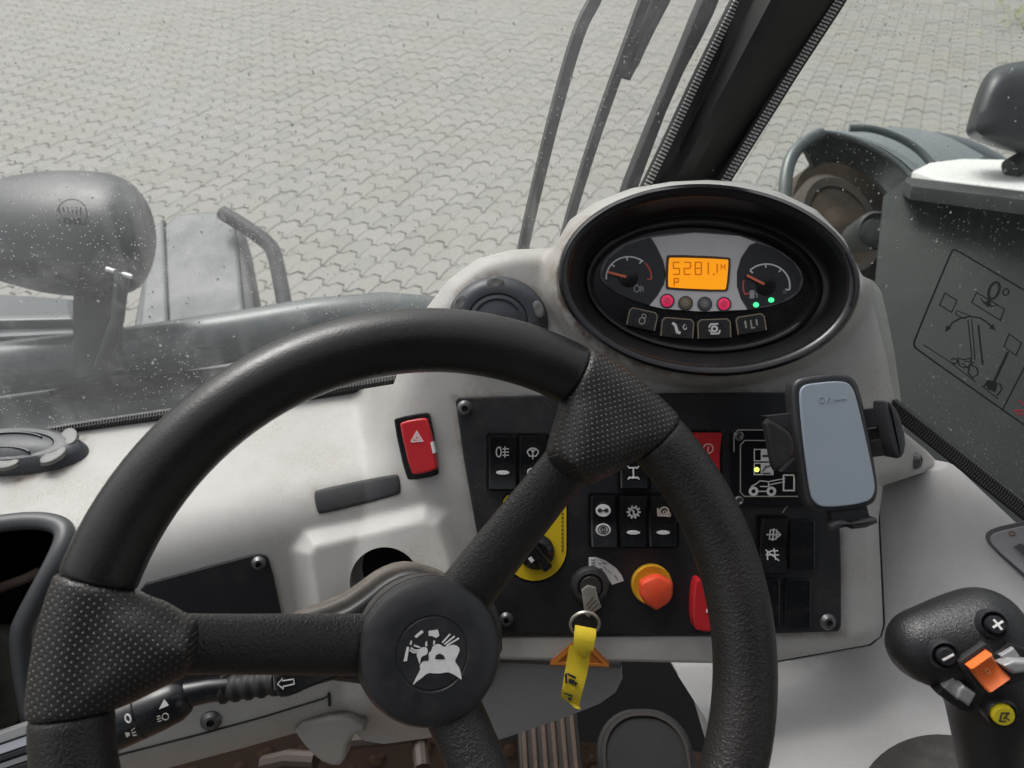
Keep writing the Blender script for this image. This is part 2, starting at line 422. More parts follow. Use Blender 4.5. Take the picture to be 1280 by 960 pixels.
def dist_line(D, pts, wd, name, m, parent, lift=.0006, n=8, closed=False, th=.001):
    q = []
    for i in range(len(pts)-1+closed):
        a, b = pts[i], pts[(i+1) % len(pts)]
        q += [(a[0]+(b[0]-a[0])*k/n, a[1]+(b[1]-a[1])*k/n) for k in range(n)]
    if not closed: q.append(pts[-1])
    x = np.array([k[0] for k in q], float); y = np.array([k[1] for k in q], float); z = D(x, y)-lift
    mb = MB(); mb.tube([Vector(v) for v in rays_np(x, y, z)], wd, 6, caps=not closed); return mb.build(name, m, parent)

DASH = thing('dashboard', P(560, 640, .66), 'light grey moulded dashboard shell holding the gauges, switches and vents', 'dashboard')
field_mesh('body', D_body, out_body, -88, 1200, 220, 1044, 4, LIGHT_G, DASH, grime=grime)
# undershroud below the switch panel
fr = Frame.facing(680, 860, .655); mb = MB()
mb.pxprism(fr, [(590,826),(778,834),(779,850),(770,868),(750,882),(700,902),(622,928),(545,935)], -.02, 0, .004)
mb.build('column_shroud', mat('shroud_grey', (.30,.295,.29), .5, bump=.1, bscale=900, dust=.4, dust_col=(.15,.12,.1)), DASH)
fr = Frame.facing(400, 910, .635); mb = MB()
mb.pxprism(fr, smooth_poly([(360,905),(430,893),(462,912),(436,922),(430,958),(408,958),(385,940)], 1), -.02, 0, .003)
mb.build('lower_bracket', mat('bracket_tan', (.27,.255,.235), .55, dust=.5), DASH)
dist_line(D_body, [(120,951),(250,918),(330,896),(405,873),(412,868)], .0008, 'seam', SEAM, DASH)
dist_line(D_body, [(411,866),(412,882)], .0012, 'seam', SEAM, DASH)
# lip of bright plastic under the switch panel
Fp = Frame.facing(640, 480, .62)
mb = MB(); mb.pxprism(Fp, [(621,797),(955,795),(950,824),(889,828),(621,823)], -.02, .004, .0015); mb.build('lip', LIGHT, DASH)
# blank left plate, dummy slot
fL = drape(lambda x, y: D_body(x, y, False), 250, 760, 40)
mb = MB(); mb.pxprism(fL, smooth_poly([(140,742),(305,697),(330,693),(338,704),(352,770),(372,850),(140,900)], 1), -.002, .003, .001); mb.build('blank_panel', BLACKP, DASH)
def screw(D, px, py, r, parent, lift=.0, fr=None, m=SCREW):
    f = fr or drape(D, px, py); c = f.uv(px, py, lift+.003); k = f.px(px, py)
    mb = MB(); R = r*k
    mb.lathe(f, c, [(R*1.15, lift-.002), (R*1.15, lift+.0005), (R, lift+.0015), (R*.75, lift+.0035), (R*.45, lift+.0038), (R*.38, lift+.0015)], 20, cap=False)
    o = mb.build('screw', m, parent)
    mb = MB(); mb.lathe(f, c, [(R*.4, lift+.0010), (R*.39, lift+.0016)], 6); mb.build('socket', CAVITY, o)
    return o
screw(D_body, 323, 706, 8, DASH, fr=fL, lift=.003)
screw(D_body, 263, 904, 11, DASH, lift=.001)
screw(D_body, 1151, 576, 9, DASH, lift=.0)
SLOT = smooth_poly([(392,616),(396,612),(494,592),(499,595),(501,614),(497,619),(402,643),(396,640)], 2)
field_mesh('slot_cover', lambda x, y: D_body(x, y, False)-.0014+.0008*np.clip(1+sdf_poly(x, y, SLOT)/3, 0, 1)**2, lambda x, y: sdf_poly(x, y, SLOT), 385, 508, 585, 650, 1.5, mat('slot_grey', (.018,.019,.022), .6, bump=.05, bscale=900, dust=.3, dust_col=(.2,.18,.15)), DASH, skirt=.006)
# dark chamber seen through the column opening, and behind the shell
mb = MB(); fr = Frame.facing(481, 728, .66); mb.pxprism(fr, rrect(0,0,1,1,.1) and [(430,670),(535,670),(535,790),(430,790)], -.03, 0); mb.build('opening_back', CAVITY, DASH)
mb = MB(); fr = Frame.facing(886, 350, .645); mb.pxprism(fr, [(886+178*math.cos(2*PI*i/32), 350+112*math.sin(2*PI*i/32)) for i in range(32)], -.02, 0); mb.build('gauge_chamber', CAVITY, DASH)

# side console, right of the dashboard
RC_A = invplane((1150,590,.668), (1285,672,.585), (1330,800,.52))
RC_B = invplane((1110,640,.668), (1280,830,.60), (1000,900,.69))
RC_C = invplane((1000,860,.68), (1200,860,.655), (1100,960,.60))
def D_side(x, y):
    d = smax(RC_A(x, y), RC_B(x, y), .035)
    return smin(d, np.maximum(RC_C(x, y), .4), .03)
OUTS = [(1100,612),(1106,604),(1150,589),(1186,584),(1180,574),(1196,584),(1290,672),(1370,745),(1370,1040),(925,1040),(883,900),(846,842),(850,834),(890,831),(970,828),(1086,808),(1103,797),(1107,780),(1100,650)]
SIDE = thing('side_console', P(1130, 800, .70), 'large plain light grey side console right of the dashboard, rising to the side window', 'console')
field_mesh('body', D_side, lambda x, y: sdf_poly(x, y, OUTS), 840, 1370, 565, 1044, 5, LIGHT2, SIDE)
dist_line(D_side, [(1150,590),(1118,597),(1103,607),(1098,618),(1099,650),(1105,780),(1101,795),(1088,806),(970,827)], .0007, 'seam', SEAM, SIDE, lift=.0)

# ================================================================== printed signs helper
def signs(fr, cx, cy, items, m, parent, h=.0, s=1.0, name='symbol', th=.0003, rot=0., hf=None):
    """items: ('l',pts,w) line / ('o',x,y,rx,ry,w) ring / ('f',pts) filled, in photograph pixels round cx,cy"""
    mb = MB(); k = fr.px(cx, cy); o = fr.uv(cx, cy, h); c_, s_ = math.cos(rot), math.sin(rot)
    T = lambda p: (o[0]+(p[0]*c_-p[1]*s_)*s*k, o[1]-(p[0]*s_+p[1]*c_)*s*k)
    for i, it in enumerate(items):
        hh = h+th+i*.00002
        if it[0] == 'l': mb.stroke(fr, [T(p) for p in it[1]], it[2]*k, h-.0002, hh)
        elif it[0] == 'o': mb.stroke(fr, [T(p) for p in arc(it[1], it[2], it[3], 0, 360, 20, it[4])[:-1]], it[5]*k, h-.0002, hh, True)
        else: mb.prism(fr, [T(p) for p in it[1]], h-.0002, hh)
    if hf:
        mb.v = [tuple(Vector(v)+fr.n*(hf((Vector(v)-fr.o).dot(fr.v))-h)) for v in mb.v]
    return mb.build(name, m, parent, smooth=False)
def disc(x, y, rx, ry=None, n=18): return ('f', arc(x, y, rx, 0, 360, n, ry)[:-1])

# ================================================================== SWITCH PANEL
SP = thing('switch_panel', Fp.at(830, 640), 'black switch plate screwed to the dashboard behind the steering wheel', 'switch panel')
mb = MB(); mb.pxprism(Fp, smooth_poly([(567,503),(575,495),(1038,489),(1046,497),(1054,780),(1046,793),(626,794),(617,786)], 1), -.004, .006, .0012); mb.build('plate', BLACKP, SP)
PH = .006
for x, y, r in ((581,511,9), (1037,779,9), (633,776,8)): screw(None, x, y, r, SP, lift=PH, fr=Fp)
def rocker(x0, x1, y0, y1, m=SWITCH, tilt=1, label=None, icons=(), lamp=None, name='rocker_switch', im=WHITE):
    cx, cy = (x0+x1)/2, (y0+y1)/2
    u0, v1 = Fp.uv(x0, y0, .012); u1, v0 = Fp.uv(x1, y1, .012); uc = (u0+u1)/2; W, H = (u1-u0), (v1-v0)
    mb = MB(); n = 9; prof = []
    # curved rocker face: high edge, dished middle
    for k in range(n+1):
        t = k/n; z = PH+.0045+.0045*(abs(2*t-1)**1.7)+(.0022*(t-.5)*2 if tilt > 0 else -.0022*(t-.5)*2)
        prof.append((v0+H*t, z))
    V = []; hw = W/2
    for vy, z in prof:
        V += [Fp.w(uc-hw, vy, PH-.001), Fp.w(uc-hw, vy, z-.0012), Fp.w(uc-hw+.0012, vy, z), Fp.w(uc+hw-.0012, vy, z), Fp.w(uc+hw, vy, z-.0012), Fp.w(uc+hw, vy, PH-.001)]
    Fc = []
    for k in range(n):
        for j in range(5): Fc.append((k*6+j, k*6+j+1, (k+1)*6+j+1, (k+1)*6+j))
    Fc += [tuple(range(6)), tuple(n*6+5-j for j in range(6))]
    mb.add(V, Fc); o = mb.build(name, m, SP)
    if label: o['label'] = label
    # raised socket frame
    mb = MB(); a = .0016
    mb.stroke(Fp, rrect(uc, (v0+v1)/2, W+2*a, H+2*a, .002), .0012, PH-.0005, PH+.0016, True); mb.build('socket_frame', SWITCH, o)
    zf = lambda py: PH+.0045+.0045*(abs(2*((Fp.uv(cx, py, .012)[1]-v0)/H)-1)**1.7)+(.0022*((Fp.uv(cx, py, .012)[1]-v0)/H-.5)*2*(1 if tilt > 0 else -1))
    def zv(vv):
        t = (vv-v0)/H; return PH+.0045+.0045*(abs(2*t-1)**1.7)+(.0022*(t-.5)*2*(1 if tilt > 0 else -1))+.0003
    for (ix, iy, items) in icons: signs(Fp, ix, iy, items, im, o, h=.012, hf=zv)
    if lamp:
        k = Fp.px(cx, cy); c = Fp.uv(cx, lamp, .012); mb = MB(); hz = zf(lamp)
        mb.prism(Fp, [(c[0]+a_*k, c[1]+b_*k) for a_, b_ in arc(0, 0, 8.3, 0, 360, 20, 2.6)[:-1]], hz-.001, hz+.0008, .0003); mb.build('indicator', WHITE, o)
    return o
FOG = [('o',-4.5,0,3,6,1.3), ('l',[(-4.5,-6),(-1.5,-6)],1.3), ('l',[(3,-7),(3,7)],1.2)]+[('l',[(0,a),(8,a)],1.2) for a in (-4,0,4)]
WASH = [('l',[(0,8),(0,-6)],1.4), ('l',arc(0,1,7,200,340,8),1.5), ('l',[(-7,-1),(-4,4),(4,4),(7,-1)],1.4), ('l',arc(-4,-1,3,180,360,6),1.2), ('l',arc(4,-1,3,180,360,6),1.2)]
REARW = [('l',[(-6,6),(-6,-4),(-2,-6),(8,-6)],1.5), ('l',[(-1,3),(6,-3)],1.2), ('l',[(-6,6),(3,6)],1.5)]
DIFF = [('l',[(0,-6),(0,6)],1.8), ('l',[(-6,-6),(6,-6)],1.8), ('l',[(-6,6),(6,6)],1.8), ('l',[(-7,-8),(-4,-5)],1.4), ('l',[(7,-8),(4,-5)],1.4), ('l',[(-7,8),(-4,5)],1.4), ('l',[(7,8),(4,5)],1.4)]
rocker(611, 646, 545, 611, icons=[(628,565,FOG)], lamp=591, label='black rocker switch with fog lamp symbol and white bar')
rocker(649, 684, 545, 611, icons=[(666,566,WASH), (666,592,REARW)], label='black rocker switch with screen washer symbol above rear window symbol')
rocker(776, 811, 545, 610, icons=[(792,591,DIFF)], label='black rocker switch with axle symbol')
rocker(739, 739+32, 620, 682, tilt=-1, icons=[], label='black rocker switch with two white round symbols')
o = SP.children[-1]
DK = mat('print_dark', (.03,.03,.035), .6)
for iy in (638, 662):
    signs(Fp, 754, iy, [disc(0,0,9.3,7.6)], WHITE, o, h=.0135)
signs(Fp, 754, 638, [disc(-4,0,2.6), disc(4,0,2.6), ('l',[(-4,0),(4,0)],1.3), ('l',[(-7,0),(-5,0)],1)], DK, o, h=.0139)
signs(Fp, 754, 662, [('o',0,0,6.3,5,1.1), ('o',0,0,3,3,1.3), ('l',[(0,-2),(0,2)],1)], DK, o, h=.0139)
GEAR = [('o',0,0,5.6,5.6,2)]+[('l',[(5.8*math.cos(a), 5.8*math.sin(a)), (8.6*math.cos(a), 8.6*math.sin(a))],2) for a in [k*PI/5 for k in range(10)]]+[('l',[(-3,-3),(0,-1),(0,3),(3,3)],2)]
rocker(775, 809, 620, 683, icons=[(792,640,GEAR)], lamp=666, label='black rocker switch with gear wheel symbol and white bar')
SNAIL = [('o',0,-1,5.2,5.2,2), ('o',.5,0,2,2,1.4), ('l',[(-8,-5),(-7,4),(8,5)],2.2), ('l',[(6,0),(8,4)],1.6)]
SNM = mat('print_cream', (.75,.66,.56), .5)
rocker(812, 847, 620, 683, icons=[(830,640,SNAIL)], lamp=666, im=SNM, label='black rocker switch with snail symbol and white bar')
rocker(868, 901, 541, 600, m=RED, icons=[(885,561,[('o',0,0,6,6,1.6), ('l',[(0,-3),(0,4)],1.5)])], im=mat('print_pink', (.8,.45,.45), .5), label='red rocker switch beside the load chart plaque')
rocker(951, 984, 648, 716, icons=[(966,668,[('l',[(-8,0),(8,0)],1.6),('l',[(0,-8),(0,8)],1.6),('l',[(-4,-6),(4,-6),(4,6),(-4,6),(-4,-6)],1.3),('l',[(5,-4),(9,0),(5,4)],1.5)]), (966,694,[('l',[(-8,-6),(8,7)],1.5),('l',[(-6,6),(-6,-3),(0,-5),(7,-5)],1.5),('l',[(-8,0),(8,0)],1.4),('l',[(2,-8),(4,6)],1.3)])], label='black rocker switch with two fork attachment symbols')
for x0, x1, y0, y1 in ((987,1019,650,712), (945,975,724,785), (981,1014,724,785)):
    mb = MB(); a = Fp.uv(x0, y0, .009); b = Fp.uv(x1, y1, .009)
    mb.prism(Fp, rrect((a[0]+b[0])/2, (a[1]+b[1])/2, b[0]-a[0], a[1]-b[1], .0018), PH-.001, PH+.0030, .0008); mb.build('blank_cover', SWITCH, SP)
# red lever switch low on the plate
mb = MB(); mb.pxprism(Fp, smooth_poly([(872,722),(867,738),(866,782),(874,790),(904,790),(906,742),(884,730)], 1), PH-.001, PH+.014, .0016)
o = mb.build('lever_switch', RED, SP); o['label'] = 'red lever switch low on the plate beside the wheel rim'
mb = MB(); mb.pxprism(Fp, [(883,762),(890,762),(890,766),(883,766)], PH+.010, PH+.0146); mb.build('indicator', WHITE, o)
# yellow mode label with rotary knob
mb = MB(); pl = [(629,626),(634,619),(706,619),(708,624),(708,686)]+[(668+40*math.cos(math.radians(a)), 686+40*math.sin(math.radians(a))) for a in range(10, 175, 12)]+[(628,686)]
dk = [(668+(x-668)*1.045, 668+(y-668)*1.04) for x, y in pl]
mb.pxprism(Fp, dk, PH-.001, PH+.0004); yl = mb.build('rotary_surround', SWITCH, SP)
mb = MB(); mb.pxprism(Fp, pl, PH, PH+.0009); yo = mb.build('rotary_label', YELLOW, SP)
signs(Fp, 703, 655, [('l',[(0,y),(0,y+3)],2.2) for y in range(-14, 35, 5)], mat('print_brown', (.20,.13,.02), .6), yo, h=PH+.001)
c = Fp.uv(671, 691, .012); k = Fp.px(671, 691); mb = MB()
mb.lathe(Fp, c, [(22*k,PH),(22*k,PH+.004),(20*k,PH+.006),(14*k,PH+.008),(13*k,PH+.009)], 32)
kn = mb.build('rotary_knob', GLOSSB, SP)
mb = MB(); f2 = Fp.turned(math.radians(-52)); q = f2.uv(671, 691, .015)
mb.prism(f2, rrect(q[0], q[1], 46*k, 13*k, 3*k), PH+.006, PH+.017, .0015); mb.build('pointer_grip', GLOSSB, kn)
signs(Fp, 664, 700, [('l',[(-2,-3),(2,2)],4.5)], WHITE, kn, h=PH+.0172)
# ignition lock
c = Fp.uv(738, 733, .01); k = Fp.px(738, 733); mb = MB()
mb.lathe(Fp, c, [(24*k,PH-.001),(24*k,PH+.003),(21*k,PH+.006),(17*k,PH+.007),(15*k,PH+.006),(14.5*k,PH+.003)], 36, cap=False); lk = mb.build('ignition_lock', mat('lock_ring', (.03,.03,.031), .42, dust=.9, dust_scale=50, dust_col=(.15,.12,.09)), SP)
mb = MB(); mb.lathe(Fp, c, [(14*k,PH),(14*k,PH+.006),(12.5*k,PH+.0075),(3*k,PH+.0075)], 28); mb.build('lock_barrel', mat('barrel', (.10,.095,.09), .35, metal=.7, dust=.8, dust_scale=60, dust_col=(.16,.13,.1)), lk)
mb = MB(); sec = [(735+ (757-735)*0, 0)]; cx_, cy_ = 736, 741
secp = [(736,697),(745,696.5),(757,701),(770,710),(777,719),(780,726),(765,731),(759,722),(751,715),(744,712),(736,712)]
mb.pxprism(Fp, secp, PH, PH+.0007); so_ = mb.build('lock_position_label', WHITE, SP)
signs(Fp, 742, 704, [('l',[(-3,-4+j*3.4),(2,-4+j*3.4)],1.3) for j in range(3)]+[('l',[(11,-1),(16,1)],1.3),('l',[(8,6),(11,8)],1.6),('l',[(12,4),(22,13)],.7),('l',[(26,15),(30,21)],1.2),('l',[(6,0),(10,1)],.8)], mat('print_grey', (.22,.22,.23), .6), so_, h=PH+.0008)
# emergency stop
c = Fp.uv(815, 731, .01); k = Fp.px(815, 731); mb = MB()
mb.lathe(Fp, c, [(25*k,PH-.001),(25*k,PH+.004),(23.5*k,PH+.0055),(17*k,PH+.0045),(12*k,PH+.004)], 40); eb = mb.build('emergency_stop', mat('amber_ring', (.78,.42,.03), .32, var=.2, vscale=80), SP)
eb['label'] = 'red mushroom emergency button on a yellow ring'
mb = MB(); pr = [(9*k,PH+.003),(9*k,PH+.012),(16*k,PH+.014),(19.5*k,PH+.018),(19.5*k,PH+.023),(16.5*k,PH+.0265),(10*k,PH+.028)]
V0 = len(mb.v); mb.lathe(Fp, c, pr, 48)
kk = []
for p in mb.v:
    q = Vector(p)-Fp.o; u_, v_ = q.dot(Fp.u)-c[0], q.dot(Fp.v)-c[1]; r_ = math.hypot(u_, v_); a_ = math.atan2(v_, u_)
    f_ = 1+ (.13*max(0, math.cos(3*(a_+PI/2)))**3 if r_ > 15*k else 0)
    kk.append(tuple(Fp.w(c[0]+u_*f_, c[1]+v_*f_, q.dot(Fp.n))))
mb.v = kk; mb.build('mushroom_head', mat('orange_red', (.78,.085,.03), .38, var=.2, vscale=90, var_col=(.62,.06,.025)), eb)
# load chart plaque
mb = MB(); a = Fp.uv(914, 536, .01); b = Fp.uv(1024, 634, .01)
mb.prism(Fp, rrect((a[0]+b[0])/2, (a[1]+b[1])/2, b[0]-a[0], a[1]-b[1], .005), PH-.001, PH+.0018, .0006); pq = mb.build('load_chart_plaque', mat('plaque_black', (.010,.010,.013), .25), SP)
GREYP = mat('print_silver', (.40,.38,.33), .5)
signs(Fp, 969, 585, [('l',[(-51,-20),(-51,-42),(-46,-47),(-12,-47)],1.3), ('l',[(49,35),(-38,35),(-43,30),(-43,-28),(-38,-34),(-12,-34),(20,-34)],1.3)], GREYP, pq, h=PH+.0019)
signs(Fp, 952, 577, [('l',[(-9,-15),(14,-15),(14,-1),(-9,-1),(-9,-16)],1.2), ('f',[(-1,-15),(13,-15),(13,-1),(-1,-1)]), ('l',[(-9,2),(14,2),(14,16),(-9,16),(-9,2)],1.2), ('f',[(-1,2),(13,2),(13,16),(-1,16)])], WHITE, pq, h=PH+.0019)
signs(Fp, 952, 577, [('l',[(1,-7),(11,-7)],2.4), ('l',[(1,12),(5,7),(11,5)],1.2), ('l',[(1,14.5),(11,14.5)],1.4), ('l',[(4,4.5),(6,7)],1)], DK, pq, h=PH+.0024)
signs(Fp, 953, 605, [('o',-11,9,4.3,4.3,3.2), ('o',11,9,4.3,4.3,3.2), ('l',[(-14,3),(-8,0),(-3,-4),(7,-3),(8,3),(-3,3)],1.2), ('l',[(8,-3),(28,-7)],1), ('l',[(8,1),(28,-3)],1), ('l',[(-6,9),(6,9)],1.2), ('l',[(26,-11),(39,-11),(39,8),(26,8),(26,-11)],1.8)], WHITE, pq, h=PH+.0019)
LEDG = mat('led_green_yellow', (.6,.75,.05), .4, emit=((.75,.9,.15), 1.2))
signs(Fp, 946, 587, [disc(0,0,3)], LEDG, pq, h=PH+.0025, name='led'); signs(Fp, 997, 597, [disc(0,0,3.4)], LEDG, pq, h=PH+.0025, name='led')
for y in (545, 625): screw(None, 924, y, 6, pq, lift=PH+.0018, fr=Fp) if False else None
for y in (545, 626):
    k = Fp.px(924, y); mb = MB(); mb.lathe(Fp, Fp.uv(924, y, .009), [(6*k,PH+.001),(6*k,PH+.003),(4*k,PH+.004),(2*k,PH+.0028)], 16); mb.build('screw', SCREW, pq)
mb = MB(); mb.stroke(Fp, [Fp.uv(x, y, PH) for x, y in ((978,641),(982,635),(988,631),(995,630))], .0006, PH, PH+.0004); mb.build('scratch', GREYP, SP)

# hazard switch on its own
fH = Frame.facing(524, 556, .628)
fH = drape(lambda x, y: D_body(x, y, False), 520, 556, 20)
HZ = thing('hazard_switch', fH.at(520, 558), 'red hazard light switch with white triangle, left of the switch plate', 'switch')
mb = MB(); mb.pxprism(fH, smooth_poly([(491,526),(496,522),(532,515),(538,518),(549,590),(545,595),(514,601),(507,598)], 1), -.008, .004, .0012); mb.build('bezel', SWITCH, HZ)
mb = MB(); mb.pxprism(fH, smooth_poly([(499,531),(503,527),(529,522),(535,525),(547,583),(544,588),(519,594),(513,591)], 1), .001, .011, .0016, 3); o = mb.build('rocker', RED, HZ)
signs(fH, 521, 547, [('l',[(-7,5),(0,-7),(7,4),(-7,5)],2.0), ('l',[(-3,2),(0,-3),(3,2),(-3,2)],1.6)], mat('print_rose', (.85,.62,.62), .5), o, h=.0112)
mb = MB(); mb.pxprism(fH, [(538,553),(541,552),(544,566),(541,567)], .002, .0125); mb.build('indicator', WHITE, o)

# ================================================================== ROUND VENTS
def vent(cx, cy, rx, ry, D, label, notch, tilt=0, h=.0):
    f = drape(lambda x, y: D(x, y, False), cx, cy, 12); k = f.px(cx, cy)
    if ry == 0: f = Frame(f.o, AX, Vector((0,1,0)), Vector((0,0,1))); sy = 1
    R = rx*k; c = f.uv(cx, cy, .01)
    V = thing('air_vent', f.at(cx, cy), label, 'air vent', 'round dashboard air vents')
    sy = (ry/rx if ry else 1)
    mb = MB(); mb.lathe(f, c, [(R*1.03,-.01),(R*1.03,.001),(R,.003),(R*.98,.006),(R*.9,.010),(R*.76,.0125),(R*.62,.012),(R*.6,.010)], 64, sy=sy, cap=False); ring = mb.build('ring', VENT, V)
    mb = MB(); mb.lathe(f, c, [(R*.605,.0),(R*.595,.011),(R*.45,.013),(R*.2,.0145),(R*.02,.0148)], 48, sy=sy); dcs = mb.build('flap', VENT, V)
    mb = MB(); mb.stroke(f, [(c[0]+R*.5*math.cos(a)*1., c[1]+R*.5*math.sin(a)*sy) for a in [math.radians(d) for d in range(35, 150, 6)]], .0010, .010, .0142); mb.stroke(f, [(c[0]+R*.45*math.cos(a), c[1]+R*.45*sy*math.sin(a)-R*.28) for a in [math.radians(d) for d in range(30, 151, 8)]], .0010, .010, .0150); mb.build('ridge', VENT, dcs)
    for a in notch:
        a = math.radians(a); t = f.turned(a); q = (c[0]+R*.86*math.cos(a), c[1]+R*.86*math.sin(a)*sy)
        w0 = f.w(q[0], q[1]); p = w0-t.o; q2 = (p.dot(t.u), p.dot(t.v)); mb = MB()
        mb.lathe(t, q2, [(R*.19,.0085),(R*.175,.0117),(R*.14,.0122),(R*.05,.0118)], 20, sx=.62, sy=1.0); mb.build('finger_notch', mat('notch_grey', (.16,.16,.155), .45, dust=.7, dust_scale=60, dust_col=(.28,.25,.2)), ring)
    return V
vent(622, 402, 61, 56, D_body, 'round dark grey air vent on the dashboard hump left of the gauges', (93, 18, 152, 210, 300))
vent(12, 557, 88, 36, D_body, 'flat round grey air vent on the dashboard shelf at the far left', (-35, -82, 28, 200))

# ================================================================== GAUGE CLUSTER
CL = thing('gauge_cluster', P(886, 360, .62), 'oval gauge cluster in a deep black hood with an orange display', 'gauge cluster')
def loft(rings, name, m, parent, n=96, cap=False):
    V, Fc = [], []
    for cx, cy, a, b, d in rings:
        for i in range(n):
            t = 2*PI*i/n; V.append(P(cx+a*math.cos(t), cy+b*math.sin(t)+ .035*a*math.cos(t), d))
    for k in range(len(rings)-1):
        for i in range(n):
            j = (i+1) % n; Fc.append((k*n+i, k*n+j, (k+1)*n+j, (k+1)*n+i))
    if cap: Fc.append(tuple((len(rings)-1)*n+i for i in range(n)))
    return mesh(name, V, Fc, m, parent, sharp=60)
loft([(886,350,180,114,.615),(886,350,188,119,.590),(886,350,189,120,.580),(886,350,187.5,119,.574),(886,350,184,116,.571),(886,350,178,110,.572),(885,351,173,105,.577)], 'hood_rim', GLOSSB, CL)
loft([(885,351,173.5,105.5,.5775),(884,352,165,98,.587),(883,353,158,92,.596),(882,354,152,87.5,.602),(881,355,148,85,.603),(880,356,146,83,.600),(879,357,142,79,.600),(878,357,139,76,.603),(878,358,136,74,.6085)], 'hood_funnel', mat('hood_inner', (.009,.009,.010), .38, bump=.04, bscale=900, dust=.3, dust_scale=30, dust_col=(.06,.05,.045)), CL)
fC = Frame.facing(878, 357, .612)
mb = MB(); mb.pxprism(fC, [(878+140*math.cos(t), 358+78*math.sin(t)+.035*140*math.cos(t)) for t in [2*PI*i/64 for i in range(64)]], -.004, .003); mb.build('faceplate', GLOSSB, CL)
lens = smooth_poly([(748,343),(756,322),(780,303),(815,293),(870,289),(925,293),(965,307),(993,325),(1006,345),(1001,366),(975,381),(935,388),(880,390),(830,387),(785,374),(757,358)], 2)
mb = MB(); mb.pxprism(fC, lens, .002, .0045, .0008); mb.build('dial_frame', mat('dial_grey', (.15,.15,.16), .4), CL)
hour = [(814,297),(868,291),(925,295),(945,303)]+[(937,306),(926,322),(921,340),(921,358),(926,374),(934,387)]+[(880,389.5),(830,386),(812,382)]+[(822,370),(830,356),(833,342),(829,325),(821,308)]
mb = MB(); mb.pxprism(fC, hour, .004, .0052); hg = mb.build('centre_plate', mat('silver_plate', (.70,.68,.68), .42, var=.15, vscale=50), CL)
gl = [(752,343),(760,324),(782,307),(812,297),(820,309),(828,326),(832,342),(829,356),(821,370),(811,381),(785,372),(760,358)]
gr = [(946,304),(968,311),(991,327),(1002,346),(998,363),(975,378),(936,386),(927,373),(922,358),(922,340),(927,323),(938,307)]
DIALB = mat('dial_black', (.035,.036,.042), .4)
for g in (gl, gr):
    mb = MB(); mb.pxprism(fC, g, .004, .0050); mb.build('dial', DIALB, CL)
dials = [c for c in CL.children if c.name.split('.')[0] == 'dial']
RED_P = mat('print_red', (.62,.10,.08), .5); NEEDLE = mat('needle_orange', (.85,.20,.10), .4)
def gauge(o, cx, cy, r, a0, a1, ra, rb, na, ang_n, flip):
    pt = lambda a, q: (q*math.cos(math.radians(a)), -q*.92*math.sin(math.radians(a)))
    signs(fC, cx, cy, [('l',[pt(a0+(a1-a0)*i/24, r) for i in range(25)],1.9)]+[('l',[pt(a, r-.5), pt(a, r-5)],1.8) for a in na], WHITE, o, h=.0051, name='scale')
    signs(fC, cx, cy, [('l',[pt(ra+(rb-ra)*i/10, r) for i in range(11)],1.9), ('l',[pt(rb, r), pt(rb, r-5)],1.8)], RED_P, o, h=.0051, name='red_zone')
    c = fC.uv(cx, cy, .006); k = fC.px(cx, cy); mb = MB(); a = math.radians(ang_n)
    mb.stroke(fC, [(c[0]+r*.95*k*math.cos(a), c[1]+r*.95*k*math.sin(a)), (c[0]+r*.12*k*math.cos(a), c[1]+r*.12*k*math.sin(a))], 3.0*k, .0062, .0072); mb.build('needle', NEEDLE, o)
    mb = MB(); mb.lathe(fC, c, [(r*.42*k,.0050),(r*.40*k,.0064),(r*.2*k,.0068)], 28); mb.build('needle_hub', GLOSSB, o)
gauge(dials[0], 786, 347, 28, 185, 50, 45, -5, (140, 95, 55), 166, 0)
gauge(dials[1], 958, 357, 29, 135, -12, 165, 205, (135, 92, 50, -12), 153, 0)
signs(fC, 798, 361, [('o',-2,0,3.4,4,1), ('l',[(3,-4),(3,4)],1), ('l',[(5,-3),(6,3)],1), ('l',[(-2,-6),(-2,-4)],1)], mat('print_dim', (.4,.4,.4), .5), dials[0], h=.0051)
signs(fC, 941, 368, [('f',[(-4,-5),(2,-5),(2,5),(-4,5)]), ('l',[(3,-2),(5,0),(5,4)],1.2)], mat('print_dim', (.4,.4,.4), .5), dials[1], h=.0051)
LG = mat('lamp_green', (.05,.5,.15), .4, emit=((.05,.75,.25), 1.3)); LR = mat('lamp_red', (.65,.03,.12), .35, emit=((.8,.02,.10), .35)); LO = mat('lamp_off', (.13,.13,.14), .35); LA = mat('lamp_amber_off', (.22,.17,.10), .4)
for x, y in ((945,381), (964,375)): signs(fC, x, y, [disc(0,0,3.6,3.1)], LG, dials[1], h=.0051, name='warning_lamp')
signs(fC, 981, 365, [disc(0,0,3,2.5)], LO, dials[1], h=.0051, name='warning_lamp')
for x, y, m in ((834,376,LR), (857,379,LA), (881,380,LO), (905,380,LR)):
    k = fC.px(x, y); mb = MB(); mb.lathe(fC, fC.uv(x, y, .006), [(9.2*k,.0045),(9.2*k,.0060),(8.0*k,.0064),(7.4*k,.0056)], 28); lo = mb.build('warning_lamp', mat('lamp_bezel', (.10,.09,.09), .4), hg)
    mb = MB(); mb.lathe(fC, fC.uv(x, y, .006), [(7.4*k,.0050),(7.2*k,.0063),(4*k,.0068),(.5*k,.0070)], 24)
    lo.data.materials.append(m); n0 = len(lo.data.polygons)
    lens_o = mb.build('warning_lamp', m, hg)
    signs(fC, x, y, [('o',0,0,3,3,1), ('l',[(0,-2),(0,2)],1)], mat('lamp_print', (.5,.12,.14), .5) if m is LR else GREYP, hg, h=.0071, name='lamp_symbol')
